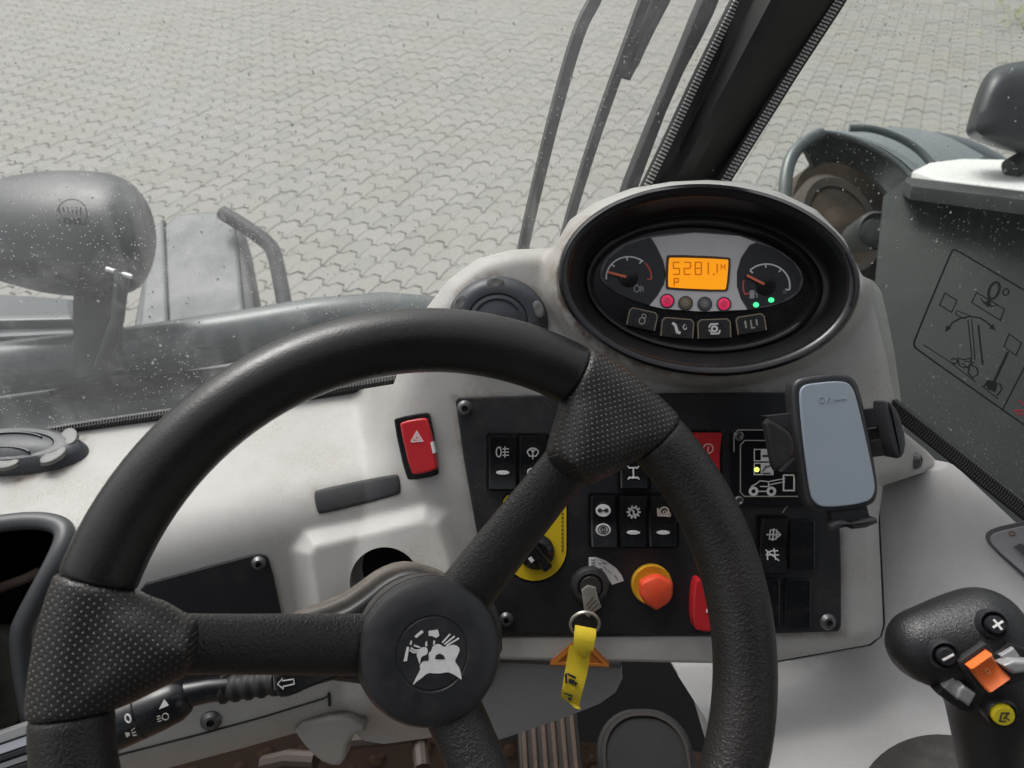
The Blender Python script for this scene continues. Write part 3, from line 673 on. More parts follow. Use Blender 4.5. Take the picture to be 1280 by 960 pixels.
# display
mb = MB(); mb.pxprism(fC, smooth_poly([(833,321),(836,318),(911,321),(914,324),(911,361),(907,365),(835,362),(832,359)], 1), .0045, .0062, .0004); mb.build('display_bezel', mat('bezel_brown', (.10,.045,.01), .5), hg)  # dark brown frame round the display
LCD = mat('display_orange', (.95,.36,.01), .3, emit=((1.0,.34,.005), .5))
mb = MB(); mb.pxprism(fC, smooth_poly([(836,324),(838,321.5),(909,324),(911,326),(908,360),(905,362.5),(837,359.5),(835,357)], 1), .005, .0066); lcd = mb.build('display', LCD, CL)
SEG = {'5':'acdfg','2':'abdeg','8':'abcdefg','1':'bc','H':'bcefg','P':'abefg'}
def seg7(ch, x, y, w_, h_):
    L_ = {'a':[(0,0),(w_,0)],'b':[(w_,0),(w_,h_/2)],'c':[(w_,h_/2),(w_,h_)],'d':[(0,h_),(w_,h_)],'e':[(0,h_/2),(0,h_)],'f':[(0,0),(0,h_/2)],'g':[(0,h_/2),(w_,h_/2)]}
    return [('l',[(x+(p[0]-h_*.0), y+p[1]) for p in L_[s_]],1.5 if h_ > 8 else 1.1) for s_ in SEG[ch]]
it = []
for i, ch in enumerate('5281'): it += seg7(ch, -32+i*13.5-(5 if ch == '1' else 0), -14, 7.5, 15)
it += [('f',[(17,0),(19,0),(19,2),(17,2)])]+seg7('1', 17, -12, 5, 11)+seg7('H', 27, -12, 4.5, 7)+seg7('P', -31, 6, 5, 9)
signs(fC, 874, 342, it, mat('lcd_segment', (.42,.13,.005), .4, emit=((.55,.16,0), .38)), lcd, h=.0067, name='digits')
# four membrane keys
GOLD = mat('key_edge_worn', (.32,.26,.18), .5)
KI = [[('o',0,2,3.5,4,1.4), ('o',1,-4,2.5,2.5,1.2)], [('l',[(-7,-6),(-3,-3),(0,5),(4,6)],3.6), ('o',9,-2,2.2,3,1.1)], [('l',[(5,-6),(-4,-6),(-7,-2)],2), ('l',[(-5,6),(5,6),(7,2)],2), ('o',0,0,3.2,3.2,2.4), ('l',[(-7,1),(-3,5)],1.6)], [('l',[(-7,-5),(-7,4)],2), ('l',[(0,-5),(0,5),(4,5)],1.8), ('l',[(7,-5),(7,3)],2), ('f',[(-9,-2),(-7,-6),(-5,-2)])]]
for i, (x, y, w_, h_, ro) in enumerate(((803,399,37,24,-.22), (847,410,41,25,-.08), (893,411,42,25,.04), (939,405,37,23,.16))):
    f2 = fC.turned(ro); k = fC.px(x, y); c = f2.uv(x, y, .007); mb = MB()
    mb.prism(f2, rrect(c[0], c[1], w_*k, h_*k, 5*k), .003, .0065, .001); kb = mb.build('key_button', mat('key_black', (.030,.030,.032), .35, dust=.4, dust_scale=60, dust_col=(.1,.08,.06)), CL)
    mb = MB(); mb.stroke(f2, [(c[0]+a, c[1]+b) for a, b in [(-w_*k/2+.0006,-h_*k*.45),(-w_*k/2+.0006,h_*k*.3),(-w_*k*.38,h_*k*.47),(w_*k*.38,h_*k*.47),(w_*k/2-.0006,h_*k*.3),(w_*k/2-.0006,-h_*k*.45)]], .0008, .005, .0067); mb.build('worn_edge', GOLD, kb)
    signs(f2, x, y, [('o',0,0,12,9,1.0)], DIALB, kb, h=.0068, name='key_ring')
    signs(f2, x, y, KI[i], GREYP if i in (0, 3) else WHITE, kb, h=.0066)

# ================================================================== STEERING WHEEL (position solved from the rim's outline)
def cv(x, y, z): return AX*x - AU*y + AF*z
wn = cv(.25185, -.18844, -1).normalized(); wc = CAM + cv(-.03879, .16006, .43617)
wu = (AX - wn*AX.dot(wn)).normalized(); Wf = Frame(wc, wu, wn.cross(wu), wn)
RR, RT = .190, .0196
def wang(px, py, h=0): u_, v_ = Wf.uv(px, py, h); return math.atan2(v_, u_)
def wrad(px, py, h=0): return math.hypot(*Wf.uv(px, py, h))
SW = thing('steering_wheel', wc, 'black leather three-spoke steering wheel with dimpled grips and a white bull emblem', 'steering wheel')
HUBH = -.046
a1, a2 = wang(721,466), wang(820,549); b1, b2 = wang(124,727), wang(92,892)
b1, b2 = b1 % (2*PI), b2 % (2*PI); s1, s2 = (a1+a2)/2, ((b1+b2)/2)
s3 = wang(590, 930, -.03)
GR = [(a2, a1, s1), (b1 % (2*PI), b2 % (2*PI), s2 % (2*PI))]
s3 = (s1 - 2*PI/3 + (s2 % (2*PI)) + 2*PI/3)/2 if False else s3
GR.append((s3-.21, s3+.21, s3))
import sys; print('spokes deg', [round(math.degrees(g[2])) for g in GR], 'grips', [(round(math.degrees(g[0])), round(math.degrees(g[1]))) for g in GR], 'rho', wrad(722,590), wrad(240,810))
def dimple_mat():
    m = leather('dimpled_leather', (.013,.0125,.0125), .38, .25, 700, worn=.5, wcol=(.028,.024,.021)); m = m.copy(); m.name = 'dimpled_leather_grip'
    N = m.node_tree.nodes; L = m.node_tree.links; b = N['Principled BSDF']
    uv = N.new('ShaderNodeUVMap'); uv.uv_map = 'grip'
    sep = N.new('ShaderNodeSeparateXYZ'); L.new(uv.outputs[0], sep.inputs[0])
    def mth(op, a, b_=None):
        n = N.new('ShaderNodeMath'); n.operation = op
        for i, x in enumerate((a, b_)):
            if x is None: continue
            if isinstance(x, (int, float)): n.inputs[i].default_value = x
            else: L.new(x, n.inputs[i])
        return n.outputs[0]
    pitch = .0040
    X = mth('DIVIDE', sep.outputs[0], pitch); Y = mth('DIVIDE', sep.outputs[1], pitch*.62)
    row = mth('FLOOR', Y); off = mth('MULTIPLY', mth('FLOORED_MODULO', row, 2.0), .5)
    fx = mth('SUBTRACT', mth('FRACT', mth('ADD', X, off)), .5); fy = mth('MULTIPLY', mth('SUBTRACT', mth('FRACT', Y), .5), .62)
    r = mth('SQRT', mth('ADD', mth('MULTIPLY', fx, fx), mth('MULTIPLY', fy, fy)))
    mr = N.new('ShaderNodeMapRange'); mr.interpolation_type = 'SMOOTHSTEP'; mr.inputs[1].default_value = .10; mr.inputs[2].default_value = .24
    L.new(r, mr.inputs[0])
    ob = [n for n in N if n.type == 'BUMP'][0]
    bp = N.new('ShaderNodeBump'); bp.inputs['Strength'].default_value = .9; bp.inputs['Distance'].default_value = .0009
    L.new(mr.outputs[0], bp.inputs['Height']); L.new(ob.outputs[0], bp.inputs['Normal']); L.new(bp.outputs[0], b.inputs['Normal'])
    src = b.inputs['Base Color'].links[0].from_socket
    mx = N.new('ShaderNodeMix'); mx.data_type = 'RGBA'; mx.inputs[7].default_value = (.13,.118,.105,1)
    nz2 = N.new('ShaderNodeTexNoise'); nz2.inputs['Scale'].default_value = 40; L.new(uv.outputs[0], nz2.inputs['Vector'])
    mm = mth('MULTIPLY', mth('LESS_THAN', r, .11), mth('MULTIPLY', nz2.outputs[0], 1.3))
    L.new(mm, mx.inputs[0]); L.new(src, mx.inputs[6]); L.new(mx.outputs[2], b.inputs['Base Color'])
    return m
DIM = dimple_mat()
def sp_pt(a, rho):
    t = min(1, max(0, (rho-.03)/.16)); h = -.070+.058*t*t*(3-2*t)*.3+.058*t*.7
    return (rho*math.cos(a), rho*math.sin(a), h)
RHO0 = [wrad(722,592), wrad(240,812), wrad(600,1000)]
RHO0 = [RHO0[0], RHO0[1], .135]
WEBU = [Wf.uv(*p) for p in [(721,466),(775,502),(820,549),(799,572),(770,592),(747,603),(726,613),(690,650),(650,610),(684,568),(689,545),(697,505)]]
WEBL = [Wf.uv(*p) for p in [(124,727),(170,737),(207,752),(232,768),(275,778),(275,846),(232,848),(213,855),(173,875),(147,887),(92,892),(100,810)]]
c3, s3_ = math.cos(s3-s2), math.sin(s3-s2)
WEB = [WEBU, WEBL, [(x*c3-y*s3_, x*s3_+y*c3) for x, y in WEBL]]
RHOC = [Wf.uv(712,588)[0]*math.cos(s1)+Wf.uv(712,588)[1]*math.sin(s1), Wf.uv(241,812)[0]*math.cos(s2)+Wf.uv(241,812)[1]*math.sin(s2), 0]
RHOC[2] = RHOC[1]; RHO0 = RHOC
GR[2] = (s3-(s2-(b1)), s3+(b2-s2), s3)
for gi, (g0, g1, gs) in enumerate(GR):
    rho0 = RHOC[gi]
    def f(x, y, z, g0=g0, g1=g1, gs=gs, rho0=rho0, web=WEB[gi]):
        rho = np.hypot(x, y); r_ = RT+.0012; tor = np.hypot(rho-RR, z)-r_
        along = x*math.cos(gs)+y*math.sin(gs); across = -x*math.sin(gs)+y*math.cos(gs)
        t = np.clip((RR-.02-along)/.07, 0, 1); zz = z+.020*t*t
        d2 = sdf_poly(x[:, :, 0], y[:, :, 0], web)[:, :, None]+0*z
        pil = np.hypot(np.maximum(d2+r_, 0), zz)-r_
        d = smin(tor, pil, .008)
        th = (np.arctan2(y, x)-gs+PI) % (2*PI)-PI
        lo, hi = (g0-gs+PI) % (2*PI)-PI, (g1-gs+PI) % (2*PI)-PI
        cut = np.maximum((th-hi)*rho, (lo-th)*rho)
        d = smax(d, cut, .003)
        return smax(d, (rho0+across*across*6)-along, .003)
    c0 = np.array(sp_pt(gs, .16)); V, Q = surface_net(f, c0-.085, c0+.085, .0026)
    Wd = to_world(Wf, V)
    o = mesh('grip', Wd, Q, DIM, SW, sharp=50)
    uvl = o.data.uv_layers.new(name='grip')
    loc = np.array([v.co[:] for v in o.data.vertices])+np.array(wloc(o))-np.array(wc)
    U_ = loc@np.array(wu); V_ = loc@np.array(Wf.v); ca, sa = math.cos(gs), math.sin(gs)
    A_ = U_*ca+V_*sa; B_ = -U_*sa+V_*ca
    vi = np.zeros(len(o.data.loops), int); o.data.loops.foreach_get('vertex_index', vi)
    Z_ = loc@np.array(wn)
    rr_ = A_-.155
    uvl.data.foreach_set('uv', np.stack([B_[vi], A_[vi]], 1).ravel().astype(float))
# rim segments
order = sorted([(g[0] % (2*PI), g[1] % (2*PI)) for g in GR]); 
for i in range(3):
    st_, en = order[i][1], order[(i+1) % 3][0]
    while en < st_: en += 2*PI
    n = max(12, int((en-st_)/.05)); pts, rr = [], []
    for k in range(n+1):
        a = st_+(en-st_)*k/n; pts.append(Wf.w(RR*math.cos(a), RR*math.sin(a), 0)); rr.append(RT)
    # rolled ends
    ds = [.0006, .002, .004]
    def pa(a): return Wf.w(RR*math.cos(a), RR*math.sin(a), 0)
    P0 = [pa(st_+.0002), pa(st_+.004), pa(st_+.012), pa(st_+.024)]; P1 = [pa(en-.024), pa(en-.012), pa(en-.004), pa(en-.0002)]
    pts = P0+pts[1:-1]+P1; rr = [RT*.93, RT*.97, RT*.995, RT]+rr[1:-1]+[RT, RT*.995, RT*.97, RT*.93]
    mb = MB(); mb.tube(pts, rr, 40, up=wn); mid = (st_+en)/2 % (2*PI)
    o = mb.build('rim', LEA if 0 < mid < PI else LEAG, SW, sharp=40)
# spokes
for gi, (g0, g1, gs) in enumerate(GR):
    pts = [Wf.w(*sp_pt(gs, .03+(RHO0[gi]+.012-.03)*k/14)) for k in range(15)]
    mb = MB(); mb.tube(pts, [.0178+.0012*math.cos(k/14*PI) for k in range(15)], 32, flat=.72, up=wn); mb.build('spoke', LEAG, SW)
# hub
mb = MB()
mb.lathe(Wf, (0,0), [(.020,-.105),(.043,-.100),(.046,-.092),(.047,-.070),(.0465,-.062)], 72); mb.build('hub_collar', mat('collar_dusty', (.035,.033,.031), .6, dust=.8, dust_scale=40, dust_col=(.16,.135,.11)), SW)
mb = MB()
mb.lathe(Wf, (0,0), [(.040,-.070),(.0455,-.066),(.0462,-.060),(.0455,-.054),(.0435,-.049),(.040,-.0468),(.030,-.0459),(.0232,-.0457),(.0226,-.0463),(.0220,-.0463),(.0214,-.0457),(.010,-.0455)], 96); hub = mb.build('hub_cap', mat('hub_plastic', (.020,.021,.023), .42, bump=.10, bscale=1600, var=.4, vscale=60, var_col=(.036,.036,.037), dust=.2, dust_scale=60, dust_col=(.13,.12,.11)), SW)
EMB = [[(245,840),(290,740),(345,640),(330,600),(360,560),(380,535),(440,525),(440,440),(470,430),(490,360),(540,335),(590,345),(620,375),(700,350),(760,345),(820,390),(790,470),(750,545),(790,590),(820,650),(840,775),(800,740),(740,700),(665,670),(600,688),(520,690),(430,680),(350,750),(290,790)],
       [(290,455),(335,385),(400,370),(430,395),(425,460),(380,475),(345,500),(335,590),(320,540)],
       [(440,180),(550,165),(570,235),(530,265),(480,240),(440,240)],
       [(400,320),(420,300),(425,360),(400,365)], [(495,300),(515,295),(515,340),(495,345)],
       [(360,170),(380,195),(290,265),(270,245)], [(230,290),(243,310),(232,350),(215,340)], [(180,370),(205,375),(180,540),(140,545)]]
mb = MB(); zc = lambda p: (490+p[0]/9.6, 770+p[1]/9.6)
for i, pl_ in enumerate(EMB): mb.pxprism(Wf, [zc(p) for p in (smooth_poly(pl_, 1) if i < 2 else pl_)], HUBH+.0002, HUBH+.0010+i*.00002)
for q in (([(600,320),(695,215)]), ([(625,340),(750,240)]), ([(650,355),(800,265)]), ([(260,350),(335,375)]), ([(225,380),(270,410),(325,405)]), ([(210,405),(255,435),(325,432)])):
    mb.stroke(Wf, [Wf.uv(*zc(p), HUBH) for p in q], .0009, HUBH+.0002, HUBH+.0011)
mb.build('emblem', WHITE, hub, smooth=False)
mb = MB()
for pl_ in ([(350,550),(365,495),(400,475),(440,480),(440,535),(380,540)], [(515,515),(530,470),(575,450),(620,475),(640,518),(580,522)]): mb.pxprism(Wf, [zc(p) for p in pl_], HUBH+.0010, HUBH+.0013)
mb.build('emblem_gap', mat('hub_dark', (.022,.022,.024), .45), hub, smooth=False)

# steering column with stalks
SCOL = thing('steering_column', Wf.w(0, 0, -.14), 'dusty black steering column cover with indicator stalk behind the wheel hub', 'steering column')
mb = MB(); mb.lathe(Wf, (0,0), [(.030,-.26),(.030,-.12),(.026,-.10)], 40); mb.build('shaft_tube', RUBBER, SCOL)
fW = Frame(Wf.w(0,0,-.118), Wf.u, Wf.v, Wf.n)
TAN = mat('dusty_cover', (.07,.062,.056), .6, var=.6, vscale=30, var_col=(.13,.11,.09), dust=1., dust_scale=25, dust_col=(.30,.24,.19))
mb = MB(); mb.pxprism(fW, smooth_poly([(345,790),(368,768),(425,750),(452,731),(476,713),(503,703),(532,705),(585,728),(628,760),(630,830),(560,900),(500,892),(440,845),(343,872),(340,840)], 1), -.035, -.004, .004, 3); mb.build('cover', TAN, SCOL)
mb = MB(); mb.pxprism(fW, smooth_poly([(380,780),(430,764),(458,745),(480,726),(505,714),(532,714),(585,735),(628,760),(630,830),(560,900),(500,892),(450,830),(400,820)], 1), -.02, .006, .004, 3); mb.build('inner_cover', mat('inner_cover', (.022,.022,.023), .45, dust=.5, dust_scale=40, dust_col=(.12,.1,.08)), SCOL)
fB = Frame.facing(390, 855, .515)
mb = MB(); mb.pxprism(fB, smooth_poly([(340,838),(445,815),(452,838),(392,858),(362,872),(348,873),(343,866)], 1), -.02, .0, .002); blk = mb.build('stalk_block', SWITCH, SCOL)
signs(fB, 356, 853, [('l',[(-9,2),(-3,-5),(-3,-2),(11,-4),(12,2),(-2,5),(-2,8),(-9,2)],1.3)], WHITE, blk, h=.0001)
lev0 = P(350, 850, .556)
bp_ = [P(345-4*k, 852+.6*k, .555) for k in range(18)]; mb = MB(); mb.tube(bp_, [(.0100 if (k//2) % 2 == 0 else .0085) for k in range(18)], 20); mb.build('bellows', RUBBER, SCOL)
mb = MB(); mb.tube([P(285,860,.555), P(262,862,.552), P(232,868,.549)], [.0085,.0088,.0095], 24); mb.build('stalk_arm', SWITCH, SCOL)
ax0, ax1 = P(236,868,.549), P(110,922,.535)
ptsl = [ax0+(ax1-ax0)*t for t in (0,.03,.12,.3,.45,.462,.47,.482,.7,.97,1)]
mb = MB(); mb.tube(ptsl, [.0095,.0120,.0150,.0162,.0165,.0165,.0158,.0165,.0168,.0165,.015], 32); st_o = mb.build('stalk_knob', SWITCH, SCOL)
fk = Frame.facing(180, 895, .522).turned(math.radians(18))
signs(fk, 160, 898, [('o',0,0,3.2,5,1.8)], WHITE, st_o, h=.0)
signs(fk, 203, 880, [('f',[(-6,5),(4,-5),(7,4)])], WHITE, st_o, h=.0)
signs(fk, 203, 897, [('o',4,0,4,4,1.1), ('l',[(-6,-3),(-2,-3)],1),('l',[(-7,0),(-2,0)],1),('l',[(-7,3),(-2,3)],1)], GREYP, st_o, h=.0)
signs(fk, 163, 917, [('f',[(-6,-3),(-1,-1),(-1,2),(-6,3)]), ('l',[(2,-3),(7,-5)],1.2),('l',[(2,0),(7,0)],1.2),('l',[(2,3),(7,4)],1.2)], GREYP, st_o, h=.0)

# ================================================================== KEY WITH FOB
KT = thing('ignition_key', Fp.at(738, 760, .03), 'steel ignition key in the lock with split ring and yellow ribbon tag', 'key')
mb = MB(); mb.pxprism(Fp, [(727,738),(735,732),(745,735),(748,748),(752,759),(742,766),(736,772),(731,768),(729,752)], .012, .0165, .0008); kb = mb.build('key_bow', STEEL, KT)
signs(Fp, 739, 753, [('l',[(-6,4),(3,-7)],1.2),('l',[(-4,8),(6,-3)],1.2),('l',[(-2,12),(9,1)],1.2)], mat('key_groove', (.12,.1,.08), .5, metal=.6), kb, h=.0165)
fK = Frame.facing(731, 780, .592); k = fK.px(731, 780); c = fK.uv(731, 780)
ring = [fK.w(c[0]+18*k*math.cos(a), c[1]+17*k*math.sin(a), .004*math.sin(a)) for a in [2*PI*i/40 for i in range(41)]]
mb = MB(); mb.tube(ring, .0011, 10); mb.tube([p+Fp.n*.0018 for p in ring[3:34]], .0010, 10); mb.build('split_ring', STEEL, KT)
fT = Frame.facing(722, 830, .590)
YT = mat('ribbon_yellow', (.84,.63,.03), .55, bump=.3, bscale=900, var=.3, vscale=60, var_col=(.66,.50,.02), kind='noise')
def ribbon(cols, name, th=.0006):
    """cols: list of (left px, right px, depth offset)"""
    V, Fc = [], []; n = len(cols)
    for s in (0, th):
        for a, b, h in cols:
            for t in (0, .5, 1): x, y = a[0]+(b[0]-a[0])*t, a[1]+(b[1]-a[1])*t; V.append(fT.at(x, y, h+s+.0008*math.sin(t*PI)))
    for s in (0, 1):
        for i in range(n-1):
            for j in range(2): q = s*n*3+i*3+j; Fc.append((q, q+1, q+4, q+3))
    for i in range(n-1):
        for j in (0, 2): q = i*3+j; Fc.append((q, q+3, q+3+n*3, q+n*3))
    for i in (0, n-1):
        for j in range(2): q = i*3+j; Fc.append((q, q+1, q+1+n*3, q+n*3))
    return mesh(name, V, Fc, YT, KT, sharp=50)
rb = ribbon([((712,806),(739,810),.0035),((709,822),(737,826),.003),((706,840),(734,842),.004),((703,857),(730,858),.006),((701,871),(726,873),.005),((708,876),(724,882),.003),((719,885),(726,887),.006)], 'tag_tail')
ribbon([((719,781),(745,786),.0045),((718,790),(745,795),.008),((717,800),(743,804),.009),((716,811),(742,812),.0085),((722,818),(737,818),.008),((727,823),(731,823),.007)], 'tag_loop')
signs(fT, 714, 849, [('f',[(-5,-8),(6,-3),(5,0),(-4,-5)]), ('f',[(-8,-6),(-5,-8),(-5,4),(-7,6)]), ('f',[(-3,-1),(4,1),(3,7),(-3,4)]), ('f',[(4,2),(8,5),(4,9)]), ('f',[(-10,16),(2,20),(1,22),(-8,18)]), ('f',[(-4,22),(1,24),(0,27),(-4,25)])], DK, rb, h=.0075)

# orange triangle sticker on the lip
TR = thing('warning_sticker', Fp.at(726, 820, .006), 'orange triangle warning sticker below the key, on the lip of the dashboard', 'sticker')
fr = Frame.facing(726, 818, .6135); ORG = mat('sticker_orange', (.62,.22,.035), .5, var=.3, vscale=80)
mb = MB(); mb.pxprism(fr, [(688,828),(725,796),(730,796),(762,830),(760,834),(690,832)], -.003, 0); mb.build('field', mat('sticker_rust', (.40,.12,.025), .55), TR)
mb = MB(); mb.stroke(fr, [fr.uv(x, y) for x, y in ((692,829),(727,799),(758,831))], .0028, -.001, .0008, True); mb.build('border', ORG, TR)

# ================================================================== PHONE HOLDER
fP = Frame.facing(1043, 553, .535); HP = mat('holder_black', (.030,.031,.034), .38, dust=.3, dust_scale=60, dust_col=(.12,.11,.10))
PHO = thing('phone_holder', fP.at(1043, 600, -.03), 'empty phone holder with pale blue-grey pad at the right of the switch plate', 'phone holder')
mb = MB(); mb.pxprism(fP, smooth_poly([(988,492),(994,474),(1015,469),(1050,465),(1068,470),(1078,490),(1098,596),(1099,622),(1088,635),(1034,642),(1012,638),(1004,616)], 2), -.014, 0, .003, 3); mb.build('cradle', HP, PHO)
mb = MB(); mb.pxprism(fP, smooth_poly([(999,496),(1003,482),(1018,479),(1050,476),(1064,480),(1072,499),(1094,600),(1094,618),(1084,629),(1036,635),(1019,631),(1012,613)], 2), -.001, .0022, .0008); pad = mb.build('pad', mat('pad_blue_grey', (.29,.34,.39), .42, bump=.1, bscale=1800, var=.4, vscale=22, var_col=(.30,.35,.40), dust=.35, dust_scale=30, dust_col=(.40,.41,.41)), PHO)
signs(fP, 1038, 500, [('o',-11,0,3.3,3.6,1.0), ('l',[(-5,4),(-2,-4),(1,4)],1.0), ('l',[(3,-2),(5,2),(7,-2)],.8), ('l',[(8,0),(13,-1)],.9), ('l',[(14,-1),(19,-1.6)],.9)], mat('pad_print', (.25,.29,.335), .4), pad, h=.0022, name='logo')
fr = Frame(fP.o-fP.n*.008, fP.u, fP.v, fP.n)
mb = MB(); mb.pxprism(fr, [(955,520),(996,516),(1004,552),(992,556),(990,543),(980,535)], -.006, .002, .0006); mb.pxprism(fr, [(977,590),(992,574),(1008,568),(1012,592)], -.006, .001, .0006); mb.build('clamp_arm', HP, PHO)
mb = MB(); mb.pxprism(fr, smooth_poly([(955,520),(980,534),(991,544),(994,558),(991,571),(977,586),(968,590),(962,560)], 1), .006, .013, .002); mb.build('clamp_pad', mat('clamp_rubber', (.016,.016,.017), .5, dust=.4, dust_scale=80, dust_col=(.1,.09,.08)), PHO)
mb = MB(); mb.pxprism(fr, [(1076,512),(1110,508),(1115,531),(1082,536)], -.008, -.001, .0006); mb.pxprism(fr, [(1084,552),(1116,546),(1121,568),(1088,572)], -.008, -.001, .0006); mb.pxprism(fr, [(1082,538),(1098,535),(1100,552),(1086,554)], -.010, -.004, .0006); mb.build('clamp_arm', HP, PHO)
mb = MB(); mb.pxprism(fr, smooth_poly([(1105,503),(1113,500),(1126,516),(1135,550),(1131,572),(1120,574),(1111,540)], 1), -.004, .014, .003); mb.build('clamp_pad', HP, PHO)
mb = MB(); mb.pxprism(fr, [(1038,636),(1084,631),(1088,648),(1042,657)], -.004, .004, .0008); mb.pxprism(fr, [(1039,658),(1046,653),(1059,652),(1066,656),(1084,650),(1097,648),(1098,654),(1083,660),(1066,662),(1059,659),(1040,664)], -.004, .012, .0015); mb.build('foot', HP, PHO)
mb = MB(); mb.tube([fP.at(1043,560,-.012), fP.at(1043,565,-.045), Fp.at(1030,570,.0)], [.011,.008,.016], 20); mb.build('mount_stem', HP, PHO)

# ================================================================== JOYSTICK
fJ = Frame.facing(1200, 805, .45); kj = .45/F
def jp(px, py, z): return ((px-1200)*kj, -(py-805)*kj, z)
def fj(x, y, z):
    a = sd_capsule(x, y, z, jp(1158,808,-.004), jp(1228,786,-.002), .0205, .0215)
    b = sd_capsule(x, y, z, jp(1228,820,-.006), jp(1268,1010,-.012), .0225, .0195)
    d = smin(a, b, .028)
    c = sd_capsule(x, y, z, jp(1225,835,.006), jp(1262,880,.004), .016, .016)
    return smin(d, c, .014)
JS = thing('joystick', P(1255, 1000, .47), 'black joystick grip with orange rocker, yellow button and plus and minus buttons', 'joystick')
V, Q = surface_net(fj, np.array([-.075,-.125,-.05]), np.array([.07,.055,.05]), .0026)
mesh('handle', to_world(fJ, V), Q, leather('joystick_plastic', (.010,.0105,.012), .32, .35, 900, worn=.3, wcol=(.035,.035,.036)), JS, sharp=0)
def jsurf(px, py):
    z = np.linspace(.05, -.03, 400); x = np.empty_like(z); y = np.empty_like(z)
    for i, h in enumerate(z): x[i], y[i] = fJ.uv(px, py, float(h))
    v = fj(x, y, z); i = int(np.argmax(v < 0)); return float(z[i])
def jframe(px, py, mix=.6):
    e = 8; h0 = jsurf(px, py); p0, p1, p2 = fJ.at(px, py, h0), fJ.at(px+e, py, jsurf(px+e, py)), fJ.at(px, py-e, jsurf(px, py-e))
    n = (p1-p0).cross(p2-p0).normalized(); n = (n*mix+fJ.n*(1-mix)).normalized(); u = (AX-n*AX.dot(n)).normalized()
    return Frame(p0, u, n.cross(u), n)
JB = mat('joystick_button', (.020,.021,.024), .35)
for x, y, sg in ((1179,818,'minus'), (1240,781,'plus')):
    f2 = jframe(x, y); k = f2.px(x, y); mb = MB()
    mb.lathe(f2, (0,0), [(20*k,-.004),(18.5*k,.001),(16*k,.0035),(13.5*k,.002),(13*k,-.001)], 32, cap=False); br = mb.build('button_collar', JB, JS)
    mb = MB(); mb.lathe(f2, (0,0), [(11*k,-.004),(11*k,.0045),(9.8*k,.006),(3*k,.0063)], 28); bb = mb.build('button', JB, JS); bb['label'] = 'round black button with a white %s sign' % sg
    its = [('l',[(-6,3.5),(7,-4)],2.4)]+([('l',[(-3.5,-6),(4,6)],2.4)] if sg == 'plus' else [])
    q = f2.w(0,0,.0066); signs(Frame(q, f2.u, f2.v, f2.n), *[0,0], [], WHITE, bb) if False else None
    f3 = Frame(f2.w(0,0,.0062), f2.u, f2.v, f2.n); mb = MB()
    for i, t in enumerate(its): mb.stroke(f3, [(p[0]*k, -p[1]*k) for p in t[1]], 2.4*k, 0, .0005+i*.00003)
    mb.build('sign', WHITE, bb, smooth=False)
# recess plate and orange rocker
f2 = jframe(1228, 834, .35); tq = f2.turned(math.radians(38)); k = f2.px(1228, 834)
mb = MB(); mb.prism(tq, rrect(0, 0, 44*k, 50*k, 4*k), -.006, .0030, .001); pl_ = mb.build('rocker_well', RUBBER, JS)
mb = MB(); Vr, Fr = [], []; n = 12
for i in range(n+1):
    t = i/n*2-1; z = .0055+.0045*t*t+.0012*t; hw = 15.5*k
    Vr += [tq.w(-hw, t*19*k, .001), tq.w(-hw, t*19*k, z-.001), tq.w(-hw+.001, t*19*k, z), tq.w(hw-.001, t*19*k, z), tq.w(hw, t*19*k, z-.001), tq.w(hw, t*19*k, .001)]
for i in range(n):
    for j in range(5): Fr.append((i*6+j, i*6+j+1, i*6+j+7, i*6+j+6))
Fr += [tuple(range(6)), tuple(n*6+5-j for j in range(6))]
mb.add(Vr, Fr); ro = mb.build('rocker', mat('orange_plastic', (.80,.17,.035), .38, var=.25, vscale=120, var_col=(.70,.12,.03)), JS)
f3 = Frame(tq.w(0,0,.0058), tq.u, tq.v, tq.n); mb = MB(); mb.stroke(f3, [(-2*k,-3*k),(2*k,-3*k),(2*k,3*k),(-2*k,3*k)], 1*k, 0, .0004, True); mb.build('mark', mat('orange_light', (.85,.38,.15), .5), ro)
SILV = mat('toggle_silver', (.36,.36,.36), .35, metal=.35)
for (cx_, cy_), slot, plate_, knob in (((1200,866), [(1172,868),(1192,842),(1226,868),(1216,892),(1200,888)], [(1180,860),(1192,848),(1210,862),(1198,876)], [(1198,863),(1205,857),(1221,868),(1217,876),(1212,884),(1197,873)]),
                          ((1266,830), [(1246,818),(1262,804),(1285,812),(1296,846),(1262,856)], [(1252,820),(1268,810),(1278,824),(1262,834)], [(1255,832),(1268,826),(1292,828),(1290,840),(1268,843)])):
    f2 = jframe(cx_, cy_, .15)
    mb = MB(); mb.pxprism(f2, slot, -.012, .001, .001); mb.build('toggle_slot', RUBBER, JS)
    mb = MB(); mb.pxprism(f2, plate_, -.001, .004, .0008); mb.pxprism(f2, knob, .002, .010, .0016, 3); mb.build('toggle', SILV, JS)
f2 = jframe(1249, 888, .5); k = f2.px(1249, 888); mb = MB()
mb.lathe(f2, (0,0), [(20*k,-.004),(19.5*k,.0022),(17*k,.004),(14.5*k,.002)], 36, cap=False); mb.build('button_collar', JB, JS)
mb = MB(); mb.lathe(f2, (0,0), [(13.5*k,-.004),(13.5*k,.004),(12*k,.0058),(3*k,.006)], 32); yb = mb.build('button', mat('button_yellow', (.80,.66,.03), .35), JS); yb['label'] = 'round yellow button with a black pictogram'
f3 = Frame(f2.w(0,0,.006), f2.u, f2.v, f2.n); mb = MB()
for q in ([(-5,5),(-4,-5),(4,-6),(-1,3)], [(-6,6),(2,6)], [(2,1),(6,4)]): mb.stroke(f3, [(p[0]*k, -p[1]*k) for p in q], 1.4*k, 0, .0005)
mb.build('mark', DK, yb, smooth=False)
